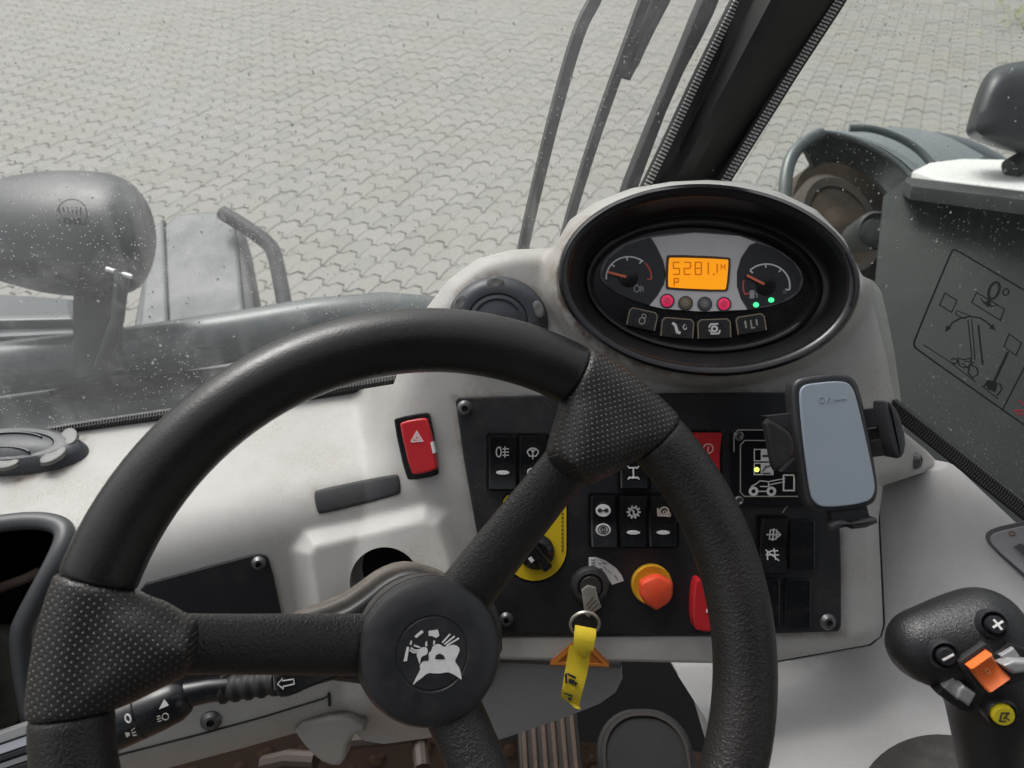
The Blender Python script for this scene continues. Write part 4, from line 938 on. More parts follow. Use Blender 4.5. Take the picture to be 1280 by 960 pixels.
fr = Frame.facing(1180, 960, .54); mb = MB()
mb.lathe(fr, fr.uv(1222, 1052), [(.062,-.05),(.060,-.01),(.052,.004),(.035,.008)], 48, sy=.85); mb.build('boot', mat('boot_rubber', (.035,.034,.032), .5, dust=.6, dust_scale=40, dust_col=(.15,.13,.1)), JS)

# plate at the right edge
fR = drape(D_side, 1270, 690, 14)
PB = thing('handle_plate', fR.at(1270, 690), 'grey screwed cover plate set into the side console below the side window', 'plate')
pp = smooth_poly([(1230,668),(1240,660),(1275,652),(1330,640),(1400,720),(1330,765),(1280,722),(1236,682)], 1)
mb = MB(); mb.pxprism(fR, pp, -.004, .002, .0008); mb.build('gasket', mat('gasket_grey', (.07,.07,.075), .5), PB)
mb = MB(); mb.pxprism(fR, [(1290+(x-1290)*.90, 695+(y-695)*.86) for x, y in pp], 0, .0045, .0008); q = mb.build('plate', mat('plate_grey', (.26,.265,.285), .45, var=.4, vscale=30, var_col=(.2,.2,.22)), PB)
mb = MB(); mb.pxprism(fR, [(1267,683),(1276,679),(1310,700),(1300,712)], .004, .0062); mb.build('window_slot', mat('slot_dark', (.05,.05,.06), .4), PB)
signs(fR, 1265, 667, [('o',0,0,3,2.5,1.2)], mat('rust_mark', (.20,.10,.04), .8), PB, h=.0046, name='screw')

# ================================================================== GLAZING
def film_glass(name, film, fcol, tint, seed, streak=0., specks=.5, ior=1.2):
    """dirty pane: clear glass + a thin pale dirt film that scatters daylight"""
    m = bpy.data.materials.new(name); m.use_nodes = True; N = m.node_tree.nodes; L = m.node_tree.links
    for n in list(N):
        if n.type != 'OUTPUT_MATERIAL': N.remove(n)
    out = [n for n in N if n.type == 'OUTPUT_MATERIAL'][0]
    tc = N.new('ShaderNodeTexCoord'); mp = N.new('ShaderNodeMapping'); mp.inputs['Location'].default_value = (seed, seed*.7, 0); L.new(tc.outputs['Object'], mp.inputs[0])
    def noise(sc, det=5, rough=.6):
        n = N.new('ShaderNodeTexNoise'); n.inputs['Scale'].default_value = sc; n.inputs['Detail'].default_value = det; n.inputs['Roughness'].default_value = rough; L.new(mp.outputs[0], n.inputs['Vector']); return n.outputs[0]
    def rng_(x, a, b, c, d):
        n = N.new('ShaderNodeMapRange'); n.inputs[1].default_value = a; n.inputs[2].default_value = b; n.inputs[3].default_value = c; n.inputs[4].default_value = d; L.new(x, n.inputs[0]); return n.outputs[0]
    def mth(op, a, b_):
        n = N.new('ShaderNodeMath'); n.operation = op
        for i, x in enumerate((a, b_)):
            if isinstance(x, (int, float)): n.inputs[i].default_value = x
            else: L.new(x, n.inputs[i])
        return n.outputs[0]
    base = rng_(noise(7), .3, .7, film*.55, film*1.45)
    sm = rng_(noise(24, 9, .78), .50, .72, 0, film*1.1)
    def specklayer(sc, r, thr):
        v = N.new('ShaderNodeTexVoronoi'); v.inputs['Scale'].default_value = sc; v.inputs['Randomness'].default_value = 1; L.new(mp.outputs[0], v.inputs['Vector'])
        near = rng_(v.outputs['Distance'], r*.15, r, 1, 0)
        sx = N.new('ShaderNodeSeparateColor'); L.new(v.outputs['Color'], sx.inputs[0])
        return mth('MULTIPLY', near, mth('GREATER_THAN', sx.outputs[0], thr))
    mp2 = N.new('ShaderNodeMapping'); mp2.inputs['Scale'].default_value = (70, 5, 5); L.new(tc.outputs['Object'], mp2.inputs[0])
    ns = N.new('ShaderNodeTexNoise'); ns.inputs['Scale'].default_value = 1; ns.inputs['Detail'].default_value = 5; L.new(mp2.outputs[0], ns.inputs['Vector'])
    sm = mth('ADD', sm, mth('MULTIPLY', rng_(ns.outputs[0], .48, .75, 0, film*streak), rng_(noise(6, 2), .42, .6, 0, 1)))
    s1_ = mth('MULTIPLY', mth('MULTIPLY', specklayer(420, .33, .62), specks), rng_(noise(9, 2), .40, .62, .2, 1))
    s2_ = mth('MULTIPLY', mth('MULTIPLY', specklayer(110, .18, .80), specks), rng_(noise(60, 2), .4, .6, .0, 1))
    f = mth('MINIMUM', mth('ADD', mth('ADD', base, sm), mth('MAXIMUM', s1_, s2_)), .92)
    tr = N.new('ShaderNodeBsdfTransparent'); tr.inputs[0].default_value = (*tint, 1)
    df = N.new('ShaderNodeBsdfDiffuse'); df.inputs[0].default_value = (*fcol, 1)
    tl = N.new('ShaderNodeBsdfTranslucent'); tl.inputs[0].default_value = (*fcol, 1)
    dm = N.new('ShaderNodeMixShader'); dm.inputs[0].default_value = .72; L.new(df.outputs[0], dm.inputs[1]); L.new(tl.outputs[0], dm.inputs[2])
    mx = N.new('ShaderNodeMixShader'); L.new(f, mx.inputs[0]); L.new(tr.outputs[0], mx.inputs[1]); L.new(dm.outputs[0], mx.inputs[2])
    gl_ = N.new('ShaderNodeBsdfGlossy'); gl_.inputs['Roughness'].default_value = .06
    fr_ = N.new('ShaderNodeFresnel'); fr_.inputs[0].default_value = ior
    m2 = N.new('ShaderNodeMixShader'); L.new(fr_.outputs[0], m2.inputs[0]); L.new(mx.outputs[0], m2.inputs[1]); L.new(gl_.outputs[0], m2.inputs[2]); L.new(m2.outputs[0], out.inputs[0])
    return m
FWS = Frame.tri((0,548,.660), (495,478,.712), (925,0,.60))
FSG = Frame.tri((1045,0,.59), (800,395,.765), (1280,640,.585))
print('side glass depth at 1130,520:', (FSG.at(1130,520)-CAM).dot(AF), 'at 1100,380', (FSG.at(1100,380)-CAM).dot(AF))
def pane(fr, pts, name, m, parent):
    V = [fr.at(x, y) for x, y in pts]; return mesh(name, V, [tuple(range(len(V)))], m, parent, smooth=False)
WS = thing('windscreen', FWS.at(400, 495), 'dirty front windscreen with water drops and ribbed black seal, left of the pillar', 'windscreen')
pane(FWS, [(-500,620),(0,552),(495,482),(727,420),(795,250),(925,0),(1005,-160),(1060,-330),(-900,-330)], 'glass', film_glass('windscreen_glass', .13, (.62,.64,.64), (.93,.95,.94), 3., streak=1.8, specks=.62), WS)
SG = thing('side_window', FSG.at(1280, 640), 'dirty right side window behind the phone holder, speckled with dried drops', 'window')
pane(FSG, [(1045,0),(905,225),(800,395),(1130,522),(1280,640),(1600,890),(1900,600),(1900,-330),(1290,-330)], 'glass', film_glass('side_glass', .035, (.46,.50,.47), (.88,.92,.90), 9., streak=1.6, specks=.7, ior=1.10), SG)
def lerp2(a, b, t): return (a[0]+(b[0]-a[0])*t, a[1]+(b[1]-a[1])*t)
def polyl(pts, t):
    L_ = [math.dist(pts[i], pts[i+1]) for i in range(len(pts)-1)]; s = t*sum(L_)
    for i, l in enumerate(L_):
        if s <= l or i == len(L_)-1: return lerp2(pts[i], pts[i+1], s/l)
        s -= l
def ribbed(fr, pts, wpx, nrib, parent, m_base, m_bead, h=.004, rw=.45, long=1.0, name='bead_rib', rows=1, off=0.):
    """rubber seal strip along pixels pts with a row of proud ribs across it"""
    q = [polyl(pts, i/30) for i in range(31)]
    mb = MB(); mb.stroke(fr, [fr.uv(x, y) for x, y in q], wpx*fr.px(*pts[0]), -.004, h); o = mb.build('seal_strip', m_base, parent)
    mb = MB()
    for i in range(nrib):
        t = (i+.5)/nrib; a = polyl(pts, t); b = polyl(pts, min(1, t+.002)); k = fr.px(*a)
        dx, dy = b[0]-a[0], b[1]-a[1]; l = math.hypot(dx, dy) or 1; dx /= l; dy /= l; nx_, ny_ = -dy, dx
        tot = sum(math.dist(pts[j], pts[j+1]) for j in range(len(pts)-1)); w2 = tot/nrib*rw/2
        for r in range(rows):
            c0 = (r+.5)/rows*2-1; e = long/rows*.86; sh = (r % 2)*w2*1.0
            cx_, cy_ = a[0]+nx_*(c0*long+off)*wpx/2+dx*sh, a[1]+ny_*(c0*long+off)*wpx/2+dy*sh
            mb.pxprism(fr, [(cx_+dx*s1_*w2+nx_*s2_*e*wpx/2, cy_+dy*s1_*w2+ny_*s2_*e*wpx/2) for s1_, s2_ in ((1,1),(1,-1),(-1,-1),(-1,1))], h-.0005, h+.0016)
    b = mb.build(name, m_bead, o, smooth=False); b['kind'] = 'stuff'; return o
BDK = mat('bead_dark', (.07,.07,.068), .45)
ribbed(FWS, [(60,541),(100,534),(160,525),(215,517),(350,498),(500,473)], 10, 120, WS, RUBBER, BDK, h=.006, rows=2)
ribbed(FSG, [(1112,505),(1140,527),(1200,574),(1285,641),(1380,720)], 17, 90, SG, RUBBER, BDK, h=.004, rows=3)
# pillar between the panes
APL = thing('cab_pillar', P(800, 400, .78), 'black cab pillar between windscreen and side window', 'pillar')
Lp = [((1035,-190),.545), ((981,-100),.57), ((921,0),.594), ((811,230),.675), ((735,400),.765)]
Rp = [((1165,-190),.53), ((1108,-100),.56), ((1046,0),.585), ((905,226),.692), ((800,400),.765)]
V, Fc = [], []
for (l, dl), (r, dr) in zip(Lp, Rp):
    row = []
    for t, off in ((0,.03),(0,.002),(.04,-.002),(.17,-.004),(.27,-.012),(.34,-.017),(.52,-.019),(.72,-.010),(.92,-.003),(1,.002),(1,.03)):
        p = lerp2(l, r, t); V.append(P(*p, dl+(dr-dl)*t+off))
n = 11
for i in range(4):
    for j in range(n-1): Fc.append((i*n+j, i*n+j+1, (i+1)*n+j+1, (i+1)*n+j))
Fc += [tuple(range(n)), tuple(4*n+j for j in range(n))]
mesh('post', V, Fc, mat('pillar_black', (.020,.0195,.019), .42, bump=.08, bscale=700, var=.5, vscale=18, var_col=(.045,.042,.038), dust=.3, dust_scale=20, dust_col=(.10,.09,.08)), APL, sharp=30)
ribbed(FWS, [(985,-105),(921,4),(872,102),(840,170),(808,236),(780,296)], 17, 92, APL, RUBBER, BEAD, h=.006, rw=.5, long=.55)
ribbed(FSG, [(1108,-105),(1048,2),(992,88),(950,155),(907,224),(880,270)], 14, 88, APL, RUBBER, BEAD, h=.005, rw=.5, long=.72, rows=2)

# decal on the side window
STK = thing('slope_sticker', FSG.at(1210, 430), 'clear sticker with black lifting diagram and the angle 0 degrees, on the side window', 'sticker')
INK = mat('ink_black', (.012,.012,.012), .5)
zc = lambda p: (1130+p[0]/4., 300+p[1]/4.)
def ink(strokes, name, m=INK, wd=1.5):
    mb = MB()
    for i, q in enumerate(strokes):
        w_ = wd
        if isinstance(q, tuple) and q[0] == 'w': w_, q = q[1], q[2]
        if isinstance(q, tuple) and q[0] == 'f': mb.pxprism(FSG, [zc(p) for p in q[1]], .0012, .0016+i*.00001); continue
        c_ = q[0] == q[-1]; qq = q[:-1] if c_ else q
        mb.stroke(FSG, [FSG.uv(*zc(p), .0016) for p in qq], w_*FSG.px(1200,400), .0012, .0016+i*.00001, c_)
    return mb.build(name, m, STK, smooth=False)
bd = smooth_poly([(245,48),(232,70),(52,500),(50,530),(66,548),(480,840),(760,1035)], 1, closed=False)
ink([('w',2.2,bd), ('w',2.2,[(270,55),(600,250),(900,430)]), ('w',2.2,[(245,48),(258,50),(272,56)]), ('w',1.8,[(492,850),(600,640),(700,450)])], 'border')
ra = math.radians(22)
def rel(cx, cy, a, b, t, rot): x, y = a*math.cos(t), b*math.sin(t); return (cx+x*math.cos(rot)-y*math.sin(rot), cy+x*math.sin(rot)+y*math.cos(rot))
oo = [rel(450,253,24,44,2*PI*i/20,ra) for i in range(20)]; dg = [rel(509,260,14,17,2*PI*i/14,ra) for i in range(14)]
ink([('w',3.0,oo+[oo[0]]), ('w',1.9,dg+[dg[0]])], 'angle_text')
ink([[(362,262),(502,345),(482,402),(338,312),(362,262)], ('w',1.2,[(385,290),(400,318),(440,335),(465,325)]), ('f',[(400,310),(430,300),(440,335),(415,335)])], 'level_mark')
arcp = [(215,450),(240,415),(280,392),(330,382),(380,390),(415,412),(445,440)]
ink([('w',2.0,arcp), ('f',[(205,462),(213,425),(238,440)]), ('f',[(458,452),(425,442),(445,418)]), [(205,265),(265,302),(238,362),(178,325),(205,265)], ('w',1.2,[(258,355),(262,375),(310,395)]), ('w',1.2,[(262,352),(330,378)]), ('w',1.2,[(320,400),(340,600)]), ('w',1.2,[(338,395),(355,600)]), ('w',2,[(372,440),(392,610)]), ('f',[(365,440),(372,418),(380,440)]), ('f',[(384,605),(400,603),(394,632)]), ('w',1.2,[(95,522),(230,610),(362,712)])], 'boom_diagram')
ink([('w',1.6,[(235,600),(250,590),(270,605),(255,620),(238,612)]), ('w',1.5,[(270,590),(300,598),(330,590),(340,625),(300,640),(275,625),(270,590)]), ('w',1.6,[(330,620),(365,640),(370,670),(345,690),(320,665),(330,620)]), ('w',1.2,[(290,615),(330,650)]), ('w',1.2,[(300,605),(355,615)])], 'machine_outline')
ink([[(525,470),(588,515),(560,578),(500,535),(525,470)], ('w',3.2,[(520,560),(448,715)]), ('f',[(430,700),(470,715),(458,762),(415,745),(410,715)]), ('w',1.8,[(420,700),(400,735)]), ('w',1.8,[(478,715),(490,745),(465,780)]), ('w',1.2,[(388,728),(470,795)])], 'front_view')
ink([('w',2.0,[(570,800),(600,825),(640,850)]), ('w',2.4,[(545,852),(600,855)]), ('w',2,[(560,865),(620,880)])], 'red_mark', mat('ink_red', (.30,.03,.05), .5))

# drops standing on the windscreen (and a few on the side pane)
def drops(fr, name, parent, n, x0, x1, y0, y1, rmax, m, ok=None, sd=1):
    r_ = random.Random(sd); mb = MB()
    for i in range(n):
        x, y = r_.uniform(x0, x1), r_.uniform(y0, y1)
        if ok and not ok(x, y): continue
        k = fr.px(x, y); r = (.5+r_.random()**3*rmax)*k; c = fr.uv(x, y)
        mb.lathe(fr, c, [(r,-.0002),(r*.8,-r*.5),(r*.4,-r*.75)], 8, sx=1, sy=r_.uniform(.9,1.7))
    o = mb.build(name, m, parent); o['kind'] = 'stuff'; return o
WM = bpy.data.materials.new('water_drop'); WM.use_nodes = True; b = WM.node_tree.nodes['Principled BSDF']
b.inputs['Transmission Weight'].default_value = .9; b.inputs['Roughness'].default_value = .05; b.inputs['IOR'].default_value = 1.33; b.inputs['Base Color'].default_value = (.85,.87,.88,1)
drops(FWS, 'water_drops', WS, 560, -20, 560, -10, 520, 1.3, WM, sd=4)
drops(FWS, 'water_drops', WS, 170, 560, 930, -10, 330, 1.1, WM, sd=5)
drops(FSG, 'water_drops', SG, 240, 1040, 1290, 0, 560, 1.3, WM, sd=6)

# ================================================================== WIPER outside the windscreen
FWO = Frame(FWS.o-FWS.n*.035, FWS.u, FWS.v, FWS.n)
WIP = thing('windscreen_wiper', FWO.at(660, 420), 'grey twin-arm windscreen wiper outside the glass, beside the pillar', 'wiper')
WMT = mat('wiper_grey', (.018,.020,.019), .55, var=.5, vscale=60, var_col=(.05,.055,.05))
for pts_, w_ in (([(752,-110),(760,-40),(745,0),(726,32),(700,120),(676,215),(652,320),(640,400)], 13), ([(845,-90),(806,0),(790,45),(762,120),(735,200),(705,300),(690,380)], 11), ):
    mb = MB(); mb.stroke(FWO, [FWO.uv(x, y) for x, y in smooth_poly(pts_, 2, closed=False)], w_*FWO.px(700,200), -.006, .002); mb.build('arm', WMT, WIP, sharp=30)
mb = MB(); mb.pxprism(FWO, [(870,-80),(845,-20),(838,0),(800,78),(788,101),(780,99),(784,85),(812,20),(822,-5),(840,-80)], -.012, .004, .001); mb.build('blade', RUBBER, WIP)
mb = MB(); mb.stroke(FWO, [FWO.uv(x, y) for x, y in ((850,-80),(829,0),(803,50),(790,80))], .004, .003, .010); mb.build('blade_spine', WMT, WIP)
mb = MB(); mb.pxprism(FWO, smooth_poly([(945,-80),(906,-15),(888,30),(845,110),(798,235),(780,290),(762,320),(776,250),(808,170),(850,70),(876,5),(915,-80)], 1), -.012, .0, .002); mb.build('pivot_bar', WMT, WIP, sharp=30)

# ================================================================== OUTSIDE: the machine
GREYM = mat('machine_grey', (.075,.090,.092), .30, var=.5, vscale=5, var_col=(.085,.098,.10), dust=.4, dust_scale=20, dust_col=(.22,.21,.19), bump=.05, bscale=200)
DGREY = mat('machine_dark', (.018,.021,.021), .55, spec=.35, var=.5, vscale=6, var_col=(.06,.066,.066), dust=.35, dust_scale=18, dust_col=(.13,.125,.11))
MIRR = mat('mirror_shell', (.020,.023,.027), .40, coat=.0, bump=.05, bscale=500, var=.4, vscale=10, var_col=(.03,.033,.035), spec=.5)
def blob(name, rings, m, parent, n=40):
    V, Fc = [], []
    for ring in rings:
        for p in ring: V.append(p)
    n = len(rings[0])
    for k in range(len(rings)-1):
        for i in range(n):
            j = (i+1) % n; Fc.append((k*n+i, k*n+j, (k+1)*n+j, (k+1)*n+i))
    Fc += [tuple(range(n))[::-1], tuple((len(rings)-1)*n+i for i in range(n))]
    return mesh(name, V, Fc, m, parent, sharp=60)
def mirror(px0, outline, d, depth, label, stem, bulge=1.):
    T = thing('mirror', P(stem[-1][0], stem[-1][1], d), label, 'mirror', 'rear-view mirrors in front of the cab')
    pts = smooth_poly(outline, 2); cx_ = sum(p[0] for p in pts)/len(pts); cy_ = sum(p[1] for p in pts)/len(pts); rings = []
    for s, z in ((.97,1.),(1.0,.8),(1.0,.6),(.98,.42),(.93,.24),(.84,.08),(.70,-.08*bulge+.05*(1-bulge)),(.52,-.2*bulge+.03*(1-bulge)),(.3,-.27*bulge+.02*(1-bulge)),(.08,-.29*bulge+.015*(1-bulge))):
        rings.append([P(cx_+(x-cx_)*s, cy_+(y-cy_)*s+(1-s)*26*bulge, d+depth*z) for x, y in pts])
    sh = blob('shell', rings, MIRR, T)
    rg = [[P(cx_+(x-cx_)*s, cy_+(y-cy_)*s, d+depth*1.005) for x, y in pts] for s in (.94,.93)]
    blob('glass', [[P(cx_+(x-cx_)*.94, cy_+(y-cy_)*.94, d+depth*z) for x, y in pts] for z in (.99,1.03)], mat('mirror_glass', (.6,.62,.64), .05, metal=1), T)
    mb = MB(); mb.tube([P(x, y, d+depth*.5+.01) for x, y, r in stem], [r for x, y, r in stem], 20); mb.build('stem', DGREY, T)
    return T, sh
T, sh = mirror(None, [(-60,255),(-20,228),(40,214),(110,212),(160,222),(188,255),(198,300),(188,345),(165,368),(120,372),(60,368),(0,352),(-60,330)], 1.12, .13, 'large rounded grey mirror housing with a small crest, outside the windscreen at far left', [(120,340,.030),(122,400,.034),(130,470,.040)])
fM = Frame.tri((80,285,1.125),(115,285,1.128),(95,250,1.145))
fM = Frame.facing(90, 275, 1.088)
signs(fM, 90, 268, [('o',0,0,19,19,1.1)]+[('l',[(-14+i*5,-2+abs(i-2.5)),(-17+i*5.6,-9)],1.4) for i in range(6)]+[('l',[(-9+i*6,5),(-9+i*6,17)],3.2) for i in range(4)]+[('l',[(-11,5),(-5,5)],1.2),('l',[(1,5),(11,5)],1.2)], mat('crest_dark', (.03,.03,.034), .5), sh, h=.0, name='crest')
mb = MB(); mb.tube([P(150,338,1.09), P(152,350,1.09), P(147,400,1.10), P(125,460,1.12)], [.010,.010,.009,.009], 16); mb.build('brace', MIRR, T)
mb = MB(); mb.tube([P(133,336,1.085), P(165,346,1.085)], .0035, 10); mb.build('bolt', mat('bolt_bright', (.75,.76,.76), .3, metal=.3), T)
T2, sh2 = mirror(None, [(1206,168),(1210,150),(1222,112),(1234,90),(1252,80),(1300,73),(1380,80),(1420,130),(1400,190),(1300,198),(1262,190),(1222,178)], 1.5, .16, 'dark angular mirror housing outside the side window at the right edge', [(1300,185,.03),(1284,200,.024),(1262,212,.022)], bulge=.15)
def rel_tube(pts, r, name, m, parent, seg=20):
    q = smooth_poly([tuple(p) for p in pts], 0) if False else pts
    mb = MB(); mb.tube([P(*p) for p in q], r, seg); return mb.build(name, m, parent)
def sm3(pts, it=2):
    for _ in range(it):
        out = [pts[0]]
        for a, b in zip(pts, pts[1:]): out += [tuple(a[i]*.75+b[i]*.25 for i in range(3)), tuple(a[i]*.25+b[i]*.75 for i in range(3))]
        pts = out+[pts[-1]]
    return pts
# long round tube across the nose, just outside the windscreen
NT = thing('nose_tube', P(250, 420, 1.3), 'thick grey-green tube lying across the nose of the machine behind the windscreen', 'tube')
rel_tube([(-300,512,1.16),(0,461,1.20),(170,440,1.23),(300,420,1.26),(400,403,1.28),(480,396,1.30),(540,400,1.33),(640,420,1.38)], .042, 'tube', GREYM, NT, 40)
CH = thing('chassis_deck', P(250, 520, 1.3), 'flat grey-green chassis deck below the nose tube', 'chassis')
mb = MB(); fr = Frame.tri((0,500,1.22),(500,440,1.34),(0,640,1.12)); mb.pxprism(fr, [(-400,560),(-400,900),(900,900),(900,400),(500,425),(150,470)], -.05, 0, .01); mb.build('deck', GREYM, CH)
fr2 = Frame(fr.o+fr.n*.0, fr.u, fr.v, fr.n); mb = MB(); mb.pxprism(fr2, [(60,488),(120,474),(300,455),(300,475),(140,500)], -.001, .012, .004); mb.build('rib', DGREY, CH)
# left mudguard with its bent guard rail
def mudguard(outl, d, dep, label, name='mudguard'): pass
MG = thing('mudguard', P(230, 400, 2.0), 'pale grey box-shaped front mudguard beyond the left mirror', 'mudguard')
fr = Frame.tri((200,270,2.08),(285,262,2.10),(240,400,1.80)); mb = MB()
mb.pxprism(fr, smooth_poly([(196,268),(285,261),(296,276),(310,420),(306,500),(150,500),(170,380)], 1), -.03, 0, .012, 3); mb.pxprism(fr, [(186,285),(205,272),(215,500),(160,500)], -.05, .012, .01); mb.build('top', mat('mudguard_pale', (.05,.059,.068), .42, spec=.4, var=.6, vscale=6, var_col=(.035,.042,.048)), MG, sharp=30)
mb = MB(); mb.pxprism(fr, [(284,262),(300,272),(322,400),(324,500),(306,500),(300,400),(290,285)], -.14, -.006, .008); mb.build('side', DGREY, MG)
fr = Frame.tri((-40,372,1.75),(90,378,1.75),(20,440,1.5)); mb = MB()
mb.pxprism(fr, [(-200,352),(92,372),(98,440),(60,520),(-200,520)], -.1, 0, .012); mb.build('front_panel', mat('mudguard_pale', (0,0,0)), MG, sharp=30)
mb = MB(); mb.pxprism(fr, [(-200,398),(90,392),(90,398),(-200,404)], -.001, .02, .006); mb.pxprism(fr, [(-200,424),(92,412),(92,416),(-200,430)], -.001, .014, .004); mb.build('ridge', GREYM, MG)
GL = thing('guard_rail', P(360, 400, 1.9), 'bent dark guard rail beside the left mudguard', 'guard rail', 'bent guard rails beside the lamps')
rel_tube(sm3([(278,266,2.0),(308,284,1.98),(338,306,1.96),(344,320,1.95),(350,350,1.93),(356,382,1.9),(362,440,1.85)]), .0190, 'rail', DGREY, GL, 16)
# right mudguard, rail, lamp
MR_ = thing('mudguard', P(1130, 300, 2.2), 'grey curved front mudguard seen through the side window above the dark wheel housing', 'mudguard')
FM_ = mat('mudguard_blue', (.20,.225,.24), .36, var=.5, vscale=5, var_col=(.15,.17,.18))
def strip_surface(name, A, B, m, parent, th=.02, n=24):
    """a bent sheet between two edge curves of (px,py,d)"""
    A, B = sm3(A), sm3(B); fa = lambda L_, t: tuple(L_[min(int(t*(len(L_)-1)), len(L_)-2)][i]+(L_[min(int(t*(len(L_)-1)), len(L_)-2)+1][i]-L_[min(int(t*(len(L_)-1)), len(L_)-2)][i])*(t*(len(L_)-1)-min(int(t*(len(L_)-1)), len(L_)-2)) for i in range(3))
    V, Fc = [], []
    for s in (0, th):
        for i in range(n+1):
            a, b = Vector(P(*fa(A, i/n))), Vector(P(*fa(B, i/n)))
            for j in range(4): V.append(a+(b-a)*j/3+AF*s)
    W = 4; S_ = (n+1)*W
    for s in (0, 1):
        for i in range(n):
            for j in range(3): q = s*S_+i*W+j; Fc.append((q, q+1, q+W+1, q+W))
    for i in range(n):
        for j in (0, 3): q = i*W+j; Fc.append((q, q+W, q+W+S_, q+S_))
    for i in (0, n):
        for j in range(3): q = i*W+j; Fc.append((q, q+1, q+1+S_, q+S_))
    return mesh(name, V, Fc, m, parent, sharp=40)
strip_surface('fender_side', [(1000,172,2.05),(1030,166,2.05),(1062,168,2.05),(1110,190,2.02),(1140,215,2.0),(1165,250,1.95)], [(1018,210,2.1),(1035,200,2.1),(1060,202,2.1),(1085,215,2.08),(1110,240,2.0),(1130,280,1.98)], DGREY, MR_)
strip_surface('fender_top', [(1030,163,2.05),(1065,162,2.2),(1100,158,2.35),(1150,160,2.5),(1190,172,2.55),(1230,195,2.55)], [(1030,168,2.04),(1062,169,2.04),(1100,182,2.02),(1130,202,2.0),(1150,222,1.96),(1160,240,1.95)], FM_, MR_)
rel_tube(sm3([(1062,160,2.05),(1090,160,2.04),(1125,172,2.03),(1150,188,2.02),(1165,205,2.0)]), .010, 'fender_rib', GREYM, MR_, 14)
rel_tube(sm3([(1026,165,2.04),(1060,170,2.03),(1100,188,2.0),(1130,210,1.98),(1150,235,1.95)]), .007, 'fender_edge', GREYM, MR_, 12)
mb = MB(); fr = Frame.facing(1230, 180, 2.6); mb.pxprism(fr, smooth_poly([(1140,160),(1185,163),(1225,175),(1262,195),(1280,215),(1150,215)], 1), -.1, 0, .02); mb.build('rear_cover', FM_, MR_, sharp=30)
# wheel housing interior: rusty brown tyre and hub
BRN = mat('rusty_brown', (.085,.055,.03), .8, var=.95, vscale=9, var_col=(.015,.014,.012))
TY = thing('muddy_wheel', P(1050, 300, 2.15), 'muddy brown front wheel under the right mudguard', 'wheel')
fr = Frame.tri((1050,260,2.18),(1110,262,2.2),(1050,330,2.10)); c = fr.uv(1062, 268); mb = MB()
mb.lathe(fr, c, [(.135,-.2),(.145,-.15),(.14,-.06),(.12,-.04),(.10,-.045)], 48, sx=.95, sy=1.35, cap=False); mb.build('tyre', mat('tyre_muddy', (.035,.033,.03), .8, var=.9, vscale=14, var_col=(.07,.05,.034)), TY)
mb = MB(); mb.lathe(fr, c, [(.105,-.05),(.09,-.055),(.05,-.05),(.02,-.04)], 32, sy=1.3); mb.build('rim', BRN, TY)
mb = MB(); fr = Frame.facing(1020, 300, 2.3); mb.pxprism(fr, smooth_poly([(990,225),(1030,192),(1075,188),(1125,225),(1130,330),(1060,420),(960,420),(990,300)], 3), -.1, 0, 0); mb.build('arch_liner', BRN, TY)
GR_ = thing('guard_rail', P(985, 250, 2.0), 'bent grey guard rail at the left end of the right mudguard', 'guard rail', 'bent guard rails beside the lamps')
rel_tube(sm3([(1026,167,2.0),(1006,177,1.98),(990,193,1.96),(983,215,1.94),(981,240,1.92),(978,290,1.9)]), .0165, 'rail', GREYM, GR_, 16)
LP = thing('front_lamp', P(1100, 300, 1.7), 'small dark round front lamp behind the gauge hood, catching two glints', 'lamp')
fr = Frame.facing(1095, 286, 1.75); c = fr.uv(1095, 288); mb = MB(); mb.lathe(fr, c, [(.036,-.10),(.044,-.02),(.044,0),(.039,.006),(.035,-.006)], 36, cap=False); mb.build('housing', DGREY, LP)
mb = MB(); mb.lathe(fr, c, [(.036,-.02),(.033,-.006),(.02,.0)], 30); mb.build('lens', mat('lamp_lens', (.10,.10,.10), .08, coat=.5), LP)
# engine hood: big dark box right of the cab, pale slab on top stands for light reflected there
HD = thing('engine_hood', P(1200, 500, 1.5), 'big dark green-grey engine hood filling the lower side window', 'hood')
V = [P(1112,240,1.62), P(1290,255,1.45), P(1500,275,1.3), P(1500,1000,1.05), P(1290,900,1.1), P(1075,700,1.25), P(1060,420,1.45), P(1085,300,1.58)]
V2 = [P(1135,226,1.70), P(1320,238,1.55), P(1540,252,1.4)]
HB = mb = MB()
A_ = [(1104,246,1.62),(1200,251,1.53),(1290,256,1.45),(1500,275,1.3)]; B_ = [(1060,700,1.25),(1160,760,1.2),(1290,900,1.1),(1500,1000,1.05)]
C_ = [(1125,229,1.66),(1200,234,1.60),(1290,240,1.52),(1500,256,1.38)]; D_ = [(1150,215,1.85),(1220,218,1.8),(1310,222,1.75),(1540,236,1.6)]
def lerpc(a, b, t): return tuple(a[i]+(b[i]-a[i])*t for i in range(3))
rings = []
rows = []
for t in (0,.25,.5,.75,1): rows.append([P(*lerpc(b, a, t)) for a, b in zip(A_, B_)])
rows.append([P(*lerpc(lerpc(a, c_, .4), (a[0],a[1]-3,a[2]), .3)) for a, c_ in zip(A_, C_)])
rows.append([P(*c_) for c_ in C_]); rows.append([P(*d_) for d_ in D_])
back = [[P(d_[0], d_[1]+30, d_[2]+.6) for d_ in D_], [P(b[0], b[1]+50, b[2]+.9) for b in B_]]
rows += back; Vv = [p for r in rows for p in r]; Fc = []
for i in range(len(rows)):
    j2 = (i+1) % len(rows)
    for j in range(3): Fc.append((i*4+j, i*4+j+1, j2*4+j+1, j2*4+j))
Fc += [tuple(i*4 for i in range(len(rows))), tuple(i*4+3 for i in range(len(rows)))[::-1]]
